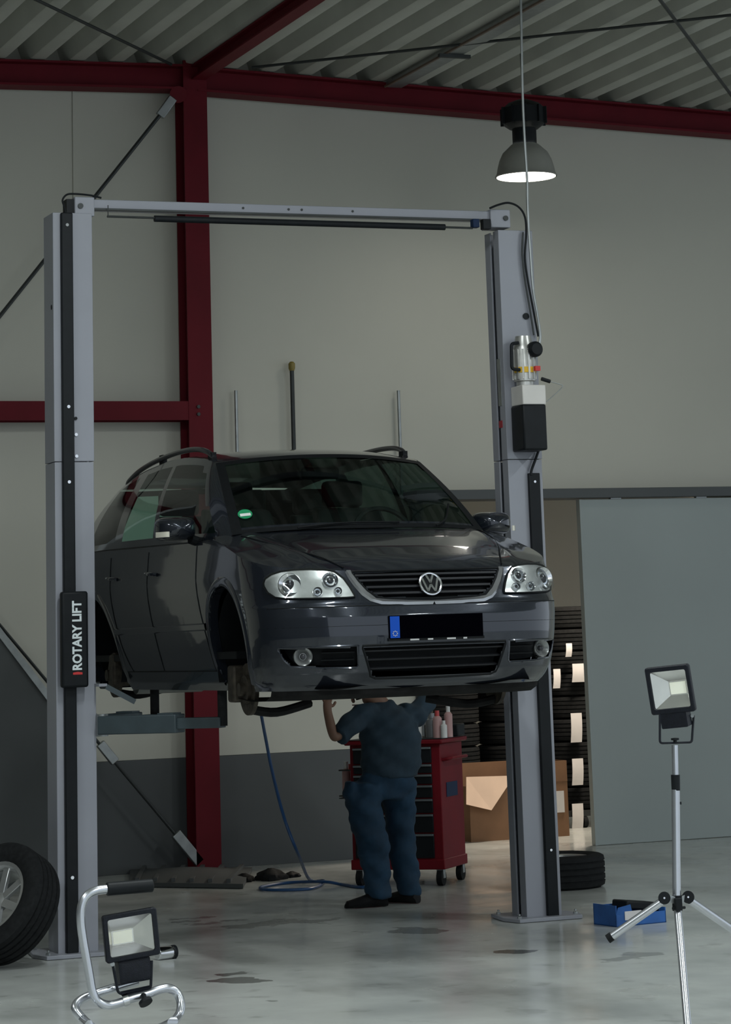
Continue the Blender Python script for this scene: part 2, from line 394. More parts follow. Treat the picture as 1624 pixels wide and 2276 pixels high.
for (x0, x1, s, seam, top) in ((lx0, lx1, 1, seamL, topL), (rx0, rx1, -1, seamR, topR)):
    channel(x0, x1, .02, seam, s).build('column', 'lift_paint', lift, bevel=.003)
    channel(x0, x1, seam + .004, top, s, .003).build('column_extension', 'lift_paint', lift, bevel=.003)
    bx = (x0 + x1) / 2
    bp = MB().prism([(-.21, -.10), (.21, -.10), (.26, .06), (.21, .34), (-.21, .34), (-.25, .06)], (bx, YF, .002), (1, 0, 0), (0, 1, 0), (0, 0, .022)).build('base_plate', 'lift_paint', lift, bevel=.003)
    for q in ((-.19, -.05), (.21, .0), (-.18, .29), (.18, .29)):
        m = MB().cyl((bx + q[0], YF + q[1], .024), (bx + q[0], YF + q[1], .036), .013, n=6); m.cyl((bx + q[0], YF + q[1], .04), (bx + q[0], YF + q[1], .05), .007, n=8)
        m.build('anchor_bolt', 'galv', bp)
    # carriage inside the channel
    cxx = (x0 + .014, x1 + .006) if s > 0 else (x0 - .006, x1 - .014)
    MB().span((cxx[0], YF + .03, 1.22 if s > 0 else 1.38), (cxx[1], YF + .19, 1.85)).build('carriage', 'lift_arm', lift, bevel=.006)
# small marks on the left post
for (u, v) in ((114, 683),):
    p = atX(u, v, lx0 - .004); MB().cyl(p, p + Vector((.01, 0, 0)), .016).build('hole_cap', 'black_plastic', lift)
for (u, v) in ((169, 966), (170, 1014), (168, 930)):
    p = atY(u, v, YF - .006); MB().cyl(p + Vector((0, -.006, 0)), p + Vector((0, .01, 0)), .010, n=8).build('screw', 'chrome' if v != 930 else 'black_plastic', lift)
p = atY(1168, 703, YF - .004); MB().cyl(p + Vector((0, -.008, 0)), p + Vector((0, .01, 0)), .021).build('rubber_plug', 'black_plastic', lift)
# overhead beam
YB = YF + .02
bl0 = atY(166, 452, YF); br1 = atY(1134, 488, YF)
zt0 = Z(170, 434); zt1 = Z(1120, 470); zb0 = Z(215, 466); ztop = (zt0 + zt1) / 2 
xl, xr = X(166, 450), X(1134, 488)
bm_ = MB(); bm_.span((xl + .02, YB + .0, ztop - .068), (xr - .02, YB + .10, ztop - .008)); 
beam = bm_.build('overhead_beam', 'lift_paint', lift, bevel=.004)
MB().span((xl + .12, YB - .012, ztop - .074), (xr - .12, YB + .012, ztop - .062)).build('beam_flange', 'dark_steel', beam)
for u in (540, 641, 670, 783):
    p = atY(u, 461, YB); p.z = ztop - .035; MB().cyl((p.x, YB - .004, p.z), (p.x, YB + .01, p.z), .008, n=8).build('hole_cap', 'dark_steel', beam)
for (x0, x1, s) in ((xl, X(210, 452), 1), (X(1090, 488), xr, -1)):
    hd = MB().span((x0, YB - .02, ztop - .115), (x1, YB + .14, ztop + .002)).build('beam_head', 'lift_paint', lift, bevel=.005)
    xx = x0 + .035 if s > 0 else x1 - .035
    MB().cyl((xx, YB - .03, ztop - .055), (xx, YB - .01, ztop - .055), .017, n=12).build('pulley_bolt', 'dark_steel', hd)
    MB().span((x0 - .045 if s > 0 else x1 - .004, YB, ztop - .12), (x0 + .002 if s > 0 else x1 + .006, YB + .09, ztop - .01)).build('pulley_cover', 'black_plastic', lift) if s > 0 else None
# padded shut-off bar
yb = YF - .03
pb = MB().cyl(atY(343, 486, yb), atY(988, 505, yb), .020, n=16).build('shutoff_bar_foam', 'black_plastic', lift)
MB().cyl(atY(238, 481, yb), atY(1050, 507, yb), .007, n=8).build('bar_rod', 'dark_steel', pb)
MB().cyl(atY(240, 456, yb), atY(240, 483, yb), .003, n=6).build('bar_hanger', 'dark_steel', pb)
mat('switch_blue', (.006, .02, .06), .5, spec=.2)
a = atY(1055, 497, yb); MB().box(a, (.045, .05, .055)).build('limit_switch', 'switch_blue', lift, bevel=.004)
a = atY(1079, 499, yb); MB().box(a, (.055, .05, .065)).build('switch_bracket', 'black_plastic', lift, bevel=.003)
# cable guards
g0, g1 = X(145, 2110), X(172, 2110)
cg = MB().span((g0, YF - .035, Z(160, 2118)), (g1, YF + .001, topL - .004)).build('cable_guard', 'black_plastic', lift, bevel=.006)
for v in (502, 905, 1072, 1950):
    zz = Z(155, v); MB().cyl(((g0 + g1) / 2, YF - .039, zz), ((g0 + g1) / 2, YF - .03, zz), .010, n=10).build('screw', 'chrome', cg)
h0, h1 = X(1214, 2045), X(1239, 2045)
cg2 = MB().span((h0, YF - .03, Z(1226, 2044)), (h1, YF + .001, Z(1180, 1052))).build('cable_guard', 'black_plastic', lift, bevel=.005)
for v in (1071, 1890): MB().cyl(((h0 + h1) / 2, YF - .034, Z(1200, v)), ((h0 + h1) / 2, YF - .025, Z(1200, v)), .008, n=10).build('screw', 'chrome', cg2)
# brand cover on the left guard
c0 = atY(137, 1315, YF - .09); c1 = atY(198, 1527, YF - .09)
bc_ = MB().span((c0.x, YF - .09, c1.z), (c1.x, YF - .03, c0.z)).build('guard_cover', 'black_plastic', lift, bevel=.014)
mat('letter_white', (.72, .78, .80), .5, var=.02); mat('letter_red', (.55, .03, .03), .5, var=.05)
tz0 = Z(172, 1490, YF - .09); tz1 = Z(172, 1336, YF - .09); tx = X(172, 1420, YF - .09)
M = Matrix.Translation((tx, YF - .0925, (tz0 + tz1) / 2)) @ Matrix(((0, -1, 0), (0, 0, -1), (1, 0, 0))).to_4x4()
tm = text_mb('ROTARY LIFT', 1., Matrix.Identity(4), .0, .035)
w0 = max(v.x for v in tm.v) - min(v.x for v in tm.v); hh = max(v.y for v in tm.v) - min(v.y for v in tm.v)
sx = (tz1 - tz0) / w0; sy = .058 / hh
tm.v = [M @ Vector((v.x * sx, v.y * sy, v.z * .002)) for v in tm.v]
tm.build('lettering', 'letter_white', bc_, fixn=False)
MB().prism([(-.028, 0), (.028, 0), (.028, .012), (.0, .016), (-.028, .012)], (tx, YF - .0925, tz0 - .024), (1, 0, 0), (0, 0, 1), (0, .002, 0)).build('red_mark', 'letter_red', bc_)
# hoses at the beam ends
def hose(pts, r, name, parent, m='black_plastic', n=8): return MB().tube(spline(pts, 8), r, n).build(name, m, parent)
hose([atY(u, v, YF + .02) for u, v in ((147, 480), (143, 460), (139, 445), (148, 433), (165, 431), (200, 434), (225, 440))], .006, 'hydraulic_hose', lift)
hose([atY(u, v, YF - .03) for u, v in ((1088, 463), (1108, 455), (1130, 451), (1152, 460), (1166, 482), (1169, 520), (1166, 570), (1172, 620), (1185, 690), (1196, 748))], .007, 'hydraulic_hose', lift)
hose([atY(u, v, YF - .025) for u, v in ((1162, 516), (1160, 560), (1166, 620), (1176, 680), (1186, 745))], .006, 'hydraulic_hose', lift, 'dark_steel')
# power unit on the right post
YP = YF - .20
mat('pump_white', (.62, .60, .57), .45, var=.06); mat('tank_black', (.008, .010, .012), .45, var=.2, scale=10, spec=.2); mat('sticker_yellow', (.75, .45, .02), .5, var=.1); mat('motor_alu', (.5, .5, .48), .35, .7, var=.15, scale=18)
t0 = atY(1161, 898, YP); t1 = atY(1218, 1000, YP)
tk = MB().span((t0.x, YP, t1.z), (t1.x, YF - .012, t0.z)).build('oil_tank', 'tank_black', lift, bevel=.012)
w0_ = atY(1160, 855, YP + .01); w1_ = atY(1214, 899, YP + .01)
MB().span((w0_.x, YP + .01, w1_.z), (w1_.x, YF - .012, w0_.z)).build('pump_block', 'pump_white', lift, bevel=.006)
mc = (w0_ + w1_) / 2; mz0 = w0_.z - .004; mz1 = Z(1185, 748, YP + .1)
mo = MB().lathe([(0, 0), (.055, 0), (.055, .03), (.068, .035), (.07, .24), (.062, .26), (.05, mz1 - mz0), (0, mz1 - mz0)], (mc.x - .02, YP + .1, mz0), n=24).build('motor', 'motor_alu', lift)
for a in range(12):
    ang = a * math.pi / 6; MB().box((mc.x - .02 + .071 * math.cos(ang), YP + .1 + .071 * math.sin(ang), mz0 + .14), (.012, .012, .19), Matrix.Rotation(ang, 3, 'Z')).build('cooling_fin', 'motor_alu', mo)
MB().lathe([(.0725, 0), (.0735, .001), (.0735, .035), (.0725, .036)], (mc.x - .02, YP + .1, Z(1172, 826, YP)), n=24).build('warning_band', 'sticker_yellow', mo)
MB().box(atY(1193, 819, YP + .02), (.035, .03, .03)).build('warning_tab', 'letter_red', mo)
cpos = atY(1193, 775, YP - .01); MB().lathe([(0, 0), (.035, .0), (.05, .02), (.05, .06), (.04, .075), (0, .075)], cpos + Vector((0, 0, 0)), (0, 1, 0), n=20).build('capacitor', 'black_plastic', mo)
lv = MB().tube(fillet([atY(u, v, YP + .05) for u, v in ((1152, 762), (1136, 764), (1137, 820), (1155, 822))], .02), .011, 8).build('release_lever', 'black_plastic', lift)
lk = atY(1203, 842, YP); MB().cyl(lk, atY(1222, 848, YP), .012, n=10).build('cable_gland', 'black_plastic', lift)
hose([atY(u, v, YP) for u, v in ((1222, 848), (1240, 853), (1250, 858), (1238, 872), (1222, 886), (1214, 893))], .003, 'sensor_wire', lift, 'galv')
hose([atY(u, v, YF - .03) for u, v in ((1197, 1000), (1190, 1020), (1181, 1045), (1180, 1056))], .009, 'hydraulic_hose', lift)
mat('scale_red', (.3, .02, .03), .5)
p = atX(1113, 943, rx0 - .003); MB().box(p, (.006, .05, .045)).build('warning_label', 'scale_red', lift)
p = atX(1110, 850, rx0 - .003); MB().box(p, (.006, .05, .30)).build('warning_label', 'galv', lift)
# swing arms: left front arm is in view, the others carry the car behind it
def arm(base, tip, mid=.55, pad_to=None, hb=.105):
    base = Vector(base); tip = Vector(tip); d = (tip - base).normalized(); m = base + (tip - base) * mid
    a = MB().beam(base, m + d * .04, .13, hb).build('swing_arm', 'lift_arm', lift, bevel=.006)
    MB().beam(m - d * .1, tip, .09, hb * .58).build('arm_extension', 'lift_arm', a, bevel=.004)
    MB().cyl(base + Vector((0, 0, -hb * .6)), base + Vector((0, 0, hb * .6)), .035).build('pivot_pin', 'galv', a)
    pd = MB().cyl(tip + Vector((0, 0, -.02)), Vector((tip.x, tip.y, pad_to - .03)), .028, n=14); pd.cyl(Vector((tip.x, tip.y, pad_to - .03)), Vector((tip.x, tip.y, pad_to)), .055, n=20); pd.build('lift_pad', 'rubber', a)
    MB().beam(m - d * .08 + Vector((0, 0, .055)), m + d * .02 + Vector((0, 0, .055)), .11, .012).build('arm_stop', 'lift_arm', a)
    return a
zpad = CAR_Z + .155
A0 = Vector((lx1 + .03, YF - .02, 1.28)); aL = atY(498, 1577, 15.02); aL.z = 1.28
arm(A0, (CAR_X - .66, 15.0, 1.28), .6, pad_to=zpad)
arm((lx1 + .03, YF + .22, 1.28), (CAR_X - .66, 16.35, 1.28), .6, pad_to=zpad)
arm((rx0 - .03, YF - .02, 1.42), (CAR_X + .66, 15.0, 1.42), .6, pad_to=zpad, hb=.07)
arm((rx0 - .03, YF + .22, 1.42), (CAR_X + .66, 16.35, 1.42), .6, pad_to=zpad, hb=.07)
q = atY(216, 1523, YF - .05); MB().span((lx1 - .01, YF - .1, q.z - .008), (atY(238, 1523, YF - .1).x, YF + .1, q.z + .008)).build('arm_bracket', 'lift_paint', lift)
MB().beam(atY(236, 1526, YF - .08), atY(300, 1560, YF - .12), .05, .03).build('arm_gusset', 'lift_arm', lift)
# power cable hanging from the roof in front of the lamp
pts = [(1156, -30), (1158, 60), (1160, 170), (1162, 240), (1166, 320), (1171, 400), (1172, 450), (1174, 500), (1178, 560), (1184, 640), (1194, 700), (1200, 745), (1197, 770)]
pc = hose([atY(u, v, YF - .045) for u, v in pts], .009, 'power_cable', None, 'galv'); tag(pc, 'grey power cable hanging from the roof down to the lift motor', 'cable')
top = atY(1156, -30, YF - .045)
# ---------------------------------------------------------------- car body
def cp(x, y, z): return Vector((CAR_X + x, CAR_Y + y, CAR_Z + z))
mat('car_paint', (.016, .020, .029), .24, .5, var=.05, scale=200, coat=1., spec=.3)
mat('car_black', (.005, .006, .007), .6, var=.2, scale=40, spec=.15)
mat('grille_slat', (.016, .017, .02), .35, .2, spec=.3)
mat('under', (.012, .012, .012), .8, 0., var=.4, scale=12, spec=.1)
mat('brake', (.05, .042, .032), .6, .5, var=.5, scale=25)
mat('seat_cloth', (.015, .016, .017), .9, var=.2)
glass_mat('windscreen_glass', (.68, .90, .82), .035)
glass_mat('side_glass', (.62, .84, .76), .06)
mat('lamp_silver', (.78, .78, .76), .25, .7, var=.08, scale=30); mat('lamp_dark', (.05, .05, .055), .2, .5)
glass_mat('lamp_glass', (.93, .96, .97), .06)
car = thing('car', 'dark grey metallic family van with wheels removed, raised on the lift', 'car', (CAR_X, CAR_Y + 2.1, CAR_Z + .12))
ZB = .125
AXF, AXR, AXZ, ARCH = .93, 3.60, .325, .375
def outline(z):
    """half outline points (x>=0) at height z from the nose to the tail"""
    pts = [arc_pt(z, a) for a in np.linspace(0, 1, 72)]
    y0 = pts[-1][1]; ys = np.linspace(y0, 4.0, 90)[1:]; W = car_w(z)
    pts += [(side_x(y, z), y) for y in ys]
    xe = side_x(4.0, z)
    tail = 4.39 - .03 * abs(z - .45) - max(0., z - .75) * .12
    for a in np.linspace(0, 1, 16)[1:]:
        t = a * math.pi / 2; pts.append((xe * math.cos(t) ** (2 / 3.2), 4.0 + (tail - 4.0) * math.sin(t) ** (2 / 3.2)))
    return pts
NV = 84
cols_n = len(outline(.5)); olc = {}
zt = []
for j in range(cols_n):
    z = .8
    for _ in range(6):
        z = round(z, 3)
        if z not in olc: olc[z] = outline(z)
        x, y = olc[z][j]; z = top_z(x, y)
    zt.append(z)
def sill_z(y): return ZB + .03 * min(1., max(0., (y - .5) / .5)) if y < 1.0 else ZB + .03 - .02 * min(1., (y - 1.) / .3)
grid = []
for i in range(NV + 1):
    v = i / NV; row = []
    for j in range(cols_n):
        z = ZB + (zt[j] - ZB) * v; key = round(z, 3)
        if key not in olc: olc[key] = outline(key)
        x, y = olc[key][j]; row.append((x, y, z))
    grid.append(row)
def st_in(st, x, z, e=0.):
    xs_ = [s[0] for s in st]
    if x < xs_[0] + e or x > xs_[-1] - e: return False
    return np.interp(x, xs_, [s[1] for s in st]) + e < z < np.interp(x, xs_, [s[2] for s in st]) - e
# openings in the front: stations (x, z low, z high)
GRILLE = [(-.425, .725, .735), (-.40, .685, .735), (-.36, .632, .735), (-.31, .598, .735), (-.26, .585, .735), (0, .582, .735), (.26, .585, .735), (.31, .598, .735), (.36, .632, .735), (.40, .685, .735), (.425, .725, .735)]
LOWER = [(-.41, .335, .348), (-.36, .19, .348), (-.33, .178, .348), (0, .172, .348), (.33, .178, .348), (.36, .19, .348), (.41, .335, .348)]
FOGL = [(-.80, .335, .35), (-.775, .285, .35), (-.745, .25, .35), (-.60, .238, .35), (-.437, .235, .35), (-.43, .25, .35)]
FOGR = [(-a, b, c) for a, b, c in reversed(FOGL)]
def front_hole(x, z):
    return st_in(GRILLE, x, z, .008) or st_in(LOWER, x, z, .008) or st_in(FOGL, x, z, .008) or st_in(FOGR, x, z, .008)
body = MB(); idx = {}
for side in (1, -1):
    for i in range(NV + 1):
        for j in range(cols_n):
            if side < 0 and j in (0, cols_n - 1): idx[(side, i, j)] = idx[(1, i, j)]; continue
            x, y, z = grid[i][j]
            for ay in (AXF, AXR):     # snap to the wheel arch edge
                d = math.hypot(y - ay, z - AXZ)
                if x > .6 and abs(d - ARCH) < .013: y = ay + (y - ay) * ARCH / d; z = AXZ + (z - AXZ) * ARCH / d
            idx[(side, i, j)] = len(body.v); body.v.append(cp(side * x, y, z))
for side in (1, -1):
    for i in range(NV):
        for j in range(cols_n - 1):
            q = [(i, j), (i, j + 1), (i + 1, j + 1), (i + 1, j)]
            c = [sum(grid[a][b][k] for a, b in q) / 4 for k in range(3)]
            if c[0] > .6 and min(math.hypot(c[1] - AXF, c[2] - AXZ), math.hypot(c[1] - AXR, c[2] - AXZ)) < ARCH - .004: continue
            if c[1] < .45 and front_hole(side * c[0], c[2]): continue
            f = [idx[(side, a, b)] for a, b in q]; body.f.append(tuple(f if side > 0 else reversed(f)))
# bonnet: from the top edge of the nose back to the scuttle
def cowl_y(x): return .93 + .17 * (abs(x) / .80) ** 2
NJ = [j for j in range(cols_n) if grid[NV][j][1] < 1.12]
jl = NJ[-1]; NB = 26
hood = []
cols_h = [(-1, j) for j in reversed(range(1, jl + 1))] + [(1, j) for j in range(jl + 1)]
for b in range(NB + 1):
    t = b / NB; row = []
    for s, j in cols_h:
        x0, y0, z0 = grid[NV][j]; fr = j / jl
        x1 = .845 * (x0 / grid[NV][jl][0]); y1 = max(y0 + .0, cowl_y(x1) + .05)
        x = x0 + (x1 - x0) * t; y = y0 + (y1 - y0) * t
        z = hood_z(x, y); 
        # raised outer crease of the bonnet
        z += .010 * math.exp(-((abs(x) - (.56 + .12 * min(1, y))) / .05) ** 2) * min(1, t * 4)
        if t == 0: z = z0
        row.append(cp(s * x, y, z))
    hood.append(row)
hood_mb = MB().grid(hood)
# greenhouse: lower outline (belt) and upper outline (roof edge), paired column by column
lowo, upo, kind = [], [], []
NWS = 16
for k in range(NWS + 1):      # windscreen, centre to corner
    a = k / NWS; xb = .768 * a; lowo.append((xb, cowl_y(xb) + .0, hood_z(xb, cowl_y(xb)) + .004)); xh = .648 * a
    upo.append((xh, 1.60 + .13 * a ** 2, 1.462 - .040 * a ** 2.2))
pairs = [(1.13, 1.765), (1.20, 1.80), (1.27, 1.84), (1.40, 1.90), (1.55, 1.97), (1.75, 2.06), (2.0, 2.18), (2.2, 2.32), (2.33, 2.43), (2.42, 2.50), (2.7, 2.72), (2.95, 2.92), (3.13, 3.06), (3.22, 3.14), (3.32, 3.24), (3.5, 3.38), (3.72, 3.56), (3.86, 3.68), (4.0, 3.80), (4.12, 3.92), (4.22, 4.02)]
def roof_edge(y): return float(np.interp(y, [1.7, 2.0, 2.6, 3.4, 4.0], [.650, .652, .648, .63, .59])), float(np.interp(y, [1.72, 1.8, 2.0, 2.3, 2.7, 3.2, 3.6, 4.05], [1.424, 1.443, 1.475, 1.50, 1.505, 1.485, 1.455, 1.40]))
for yl, yu in pairs:
    xl_ = float(np.interp(yl, [1.07, 1.2, 1.4, 3.0, 4.25], [.768, .815, .835, .835, .79])); zl_ = top_z(.87, yl) + (.012 if yl > 1.3 else .006)
    xu, zu = roof_edge(yu); lowo.append((xl_, yl, zl_)); upo.append((xu, yu, zu))
nside = len(lowo)
for a in (.25, .5, .75, 1.0):  # tail glass
    x = .72 * (1 - a); lowo.append((x, 4.26 + .03 * a, 1.0)); upo.append((.56 * (1 - a), 4.06 + .03 * a, 1.40 + .02 * a))
NG = 12
def gh(k, v, s):
    a = Vector(lowo[k]); b = Vector(upo[k]); p = a.lerp(b, v); bulge = .035 * math.sin(math.pi * v)
    if k <= NWS: p.y -= bulge * .9; p.x += bulge * .25 * (k / NWS)
    elif k < nside: p.x += bulge
    else: p.y += bulge
    return cp(s * p.x, p.y, p.z)
def gclass(k, i):
    """which pane a greenhouse face belongs to (k column, i row)"""
    if k < NWS - 1 and .3 < i < NG - .5: return 'ws'
    y = lowo[k][1]
    if NWS + 3 <= k < nside - 1 and 1 <= i < NG - 1:
        a = lowo[k][1]
        if a < 1.40 - .01 and i > NG - 3: return None
        if a >= 1.27 - .01 and a < 2.33 - .01: return 'w1'
        if a >= 2.42 - .01 and a < 3.13 - .01: return 'w2'
        if a >= 3.32 - .01 and a < 4.0 - .01: return 'w3'
    if NWS + 1 <= k < NWS + 3 and 1 <= i < 7 - 2 * (k - NWS - 1): return 'w0' if k == NWS + 2 else None
    if k >= nside and 1 <= i < NG - 1: return 'rear'
    return None
groups = {}
for s in (1, -1):
    for k in range(len(lowo) - 1):
        for i in range(NG):
            g = gclass(k, i); key = (g, s if g not in ('ws', 'rear', None) else 0)
            m = groups.setdefault(key, MB()); q = [gh(k, i / NG, s), gh(k + 1, i / NG, s), gh(k + 1, (i + 1) / NG, s), gh(k, (i + 1) / NG, s)]
            n = len(m.v); m.v += q; m.f.append((n, n + 1, n + 2, n + 3) if s > 0 else (n + 3, n + 2, n + 1, n))
# roof
roof = []
front_cols = list(range(0, NWS + 1))
ys = [1.62, 1.68, 1.75, 1.82, 1.9, 2.0, 2.15, 2.35, 2.6, 2.9, 3.2, 3.5, 3.75, 3.95, 4.09]
def roof_c(y): return float(np.interp(y, [1.60, 1.75, 1.9, 2.15, 2.5, 2.9, 3.3, 3.7, 4.09], [1.462, 1.492, 1.513, 1.535, 1.548, 1.548, 1.53, 1.495, 1.42]))
NR = 24
for t in np.linspace(0, 1, 40):
    row = []
    for c in range(-NR, NR + 1):
        a = c / NR; xf = .648 * a; yf = 1.60 + .13 * a ** 2; yb_ = 4.09 - .12 * abs(a) ** 2.5; y = yf + (yb_ - yf) * t
        xe, ze = roof_edge(y) if y > 1.7 else (.650, 1.424); xe = xe if y > 1.73 else .648; x = xe * a
        zc = roof_c(y); z = zc + (ze - zc) * abs(a) ** 2.4
        if t == 0: z = 1.462 - .040 * abs(a) ** 2.2
        row.append(cp(x, y, z))
    roof.append(row)
roof_mb = MB().grid(roof)
def weld(o, d=.0008):
    bm = bmesh.new(); bm.from_mesh(o.data); bmesh.ops.remove_doubles(bm, verts=bm.verts, dist=d); bmesh.ops.recalc_face_normals(bm, faces=bm.faces); bm.to_mesh(o.data); bm.free()
    o.data.polygons.foreach_set('use_smooth', [True] * len(o.data.polygons)); o.data.set_sharp_from_angle(angle=math.radians(50)); return o
shell = body; shell.add(groups[(None, 0)].v, groups[(None, 0)].f); shell.add(roof_mb.v, roof_mb.f)
bo = weld(shell.build('body', 'car_paint', car, ang=50, fixn=False))
ho = hood_mb.build('bonnet', 'car_paint', car, ang=50)
# shelf between bodyside top and glass
sh = MB()
for s in (1, -1):
    G = [[], []]
    for y in np.linspace(1.0, 4.2, 40):
        zt_ = top_z(.87, y); G[0].append(cp(s * side_x(y, zt_), y, zt_ - .002)); xl_ = float(np.interp(y, [1.07, 1.2, 1.4, 3.0, 4.25], [.768, .815, .835, .835, .79])); G[1].append(cp(s * xl_, y, zt_ + (.012 if y > 1.3 else .004)))
    sh.grid(G)
sh.build('belt_moulding', 'car_black', bo)
for key, nm, ml in ((('ws', 0), 'windscreen', 'windscreen_glass'), (('rear', 0), 'tailgate_window', 'side_glass')):
    weld(groups[key].build(nm, ml, car))
for g in ('w0', 'w1', 'w2', 'w3'):
    for s in (1, -1):
        if (g, s) in groups: weld(groups[(g, s)].build('side_window', 'side_glass', car))
# black ceramic band round the windscreen
def ws_pt(a, v, off=.004):
    k = a * NWS; k0 = int(min(NWS - 1, max(0, math.floor(abs(k))))); f = abs(k) - k0; s = 1 if a >= 0 else -1
    p = gh(k0, v, s).lerp(gh(k0 + 1, v, s), f); return p + Vector((0, -off, off * .6))
m = MB()
for (v0, v1) in ((.0, .05), (.95, 1.0)): m.grid([[ws_pt(a, v) for a in np.linspace(-.97, .97, 40)] for v in (v0, v1)])
for a0, a1 in ((-1.0, -.93), (.93, 1.0)): m.grid([[ws_pt(a, v) for v in np.linspace(0, 1, 14)] for a in (a0, a1)])
m.build('windscreen_surround', 'car_black', D.objects['windscreen'])
mat('badge_green', (.01, .25, .10), .5); mat('badge_white', (.7, .72, .7), .5)
def on_ws(u, v, off=.006):
    best = None
    for a in np.linspace(-.98, .98, 99):
        for w in np.linspace(0, 1, 41):
            p = ws_pt(a, w, off); q = to_px(p); d = (q[0] - u) ** 2 + (q[1] - v) ** 2
            if best is None or d < best[0]: best = (d, a, w)
    return best[1], best[2]
def to_px(p):
    c = RW.T @ (np.array(p) - CAM); return PPX + F_PX * c[0] / -c[2], PPY - F_PX * c[1] / -c[2]
ba, bv = on_ws(542, 1145)
def ws_disc(a, v, ra, rv, off, n=24): return [ws_pt(a + ra * math.cos(t), v + rv * math.sin(t), off) for t in np.linspace(0, 2 * math.pi, n, endpoint=False)]
m = MB(); c = ws_disc(ba, bv, .052, .062, .007); m.add(c, [tuple(range(len(c)))]); st_ = m.build('badge', 'badge_green', D.objects['windscreen'])
m = MB(); c = [ws_pt(ba + dx, bv + dv, .009) for dx, dv in ((-.038, -.03), (.038, -.03), (.038, .006), (-.038, .006))]; m.add(c, [(0, 1, 2, 3)]); m.build('badge', 'badge_white', D.objects['windscreen'])
# ---- surface strips
def S(x, z, off=0.):
    y = front_y(x, z); e = .004
    nx = -(front_y(x + e, z) - front_y(x - e, z)) / (2 * e); nz = -(front_y(x, z + e) - front_y(x, z - e)) / (2 * e)
    n = Vector((nx, 1, nz)).normalized() * -1; n = Vector((-(front_y(x + e, z) - front_y(x - e, z)) / (2 * e) * -1, -1, (front_y(x, z + e) - front_y(x, z - e)) / (2 * e))).normalized()
    return cp(x, y, z) + n * off
def st_patch(st, off, nx=40, nz=10, inset=0.):
    xs_ = [s[0] for s in st]; G = []
    xr_ = np.linspace(xs_[0] + inset, xs_[-1] - inset, nx)
    for t in np.linspace(0, 1, nz):
        G.append([S(x, np.interp(x, xs_, [s[1] for s in st]) * (1 - t) + np.interp(x, xs_, [s[2] for s in st]) * t, off) for x in xr_])
    return G
def st_ring(st, off):
    pts = [(s[0], s[2]) for s in st] + [(s[0], s[1]) for s in reversed(st)]; out = []
    for i in range(len(pts)):
        a, b = pts[i], pts[(i + 1) % len(pts)]; n = max(1, int(math.hypot(a[0] - b[0], a[1] - b[1]) / .03))
        for t in range(n): out.append(S(a[0] + (b[0] - a[0]) * t / n, a[1] + (b[1] - a[1]) * t / n, off))
    return out
def side_pt(s, y, z, off=.002):
    return cp(s * (side_x(y, z) + off), y, z)
# grille
mat('frame_silver', (.42, .43, .45), .22, .85)
gr = MB().grid(st_patch(GRILLE, -.05)).build('grille', 'car_black', car)
for zz in (.618, .652, .688, .716):
    xs_ = [s[0] for s in GRILLE]; xa = [x for x in np.linspace(-.41, .41, 50) if np.interp(x, xs_, [s[1] for s in GRILLE]) < zz - .004]
    G = [[S(x, zz + dz, o) for x in xa] for dz, o in ((-.006, -.03), (-.005, -.004), (.005, -.002), (.007, -.03))]
    MB().grid(G).build('slat', 'grille_slat', gr)
MB().tube(st_ring(GRILLE, .0), .007, 6, closed=True).build('grille_surround', 'car_black', gr)
for s in (1, -1):     # bright V shaped frame
    L_ = [(.452, .738), (.44, .705), (.415, .66), (.385, .618), (.345, .585), (.29, .566), (.15, .560), (0, .559)]
    W_ = [.022, .026, .028, .03, .028, .022, .016, .012]
    G = [[S(s * x + (s * -w if i < 5 else 0), z + (w * .2 if i < 5 else w), .004) for i, ((x, z), w) in enumerate(zip(L_, W_))], [S(s * x, z, .012) for x, z in L_], [S(s * (x + .008), z - .008, .002) for x, z in L_]]
    MB().grid(G).build('chrome_frame', 'frame_silver', gr)
# emblem: ring with the two stacked letters, on the grille
ec = S(0, .655, .012); en = (S(0, .655, .02) - S(0, .655, 0)).normalized(); ex = Vector((1, 0, 0)); ey = en.cross(ex).normalized(); ey = -ey if ey.z < 0 else ey
em = MB().tube([ec + (ex * math.cos(t) + ey * math.sin(t)) * .060 for t in np.linspace(0, 2 * math.pi, 40, endpoint=False)], .0075, 8, closed=True)
emo = em.build('emblem', 'chrome', gr)
MB().add([ec - en * .004 + (ex * math.cos(t) + ey * math.sin(t)) * .058 for t in np.linspace(0, 2 * math.pi, 32, endpoint=False)], [tuple(range(32))]).build('emblem_back', 'car_black', emo)
def estroke(pts, w=.011):
    m = MB()
    for (a, b), (c, d) in zip(pts[:-1], pts[1:]):
        p = ec + ex * a + ey * b; q = ec + ex * c + ey * d; m.beam(p, q, w, .008, en)
    m.build('emblem_letter', 'chrome', emo)
estroke([(-.021, .052), (0, .006), (.021, .052)]); estroke([(-.045, .032), (-.021, -.042), (0, -.004), (.021, -.042), (.045, .032)])
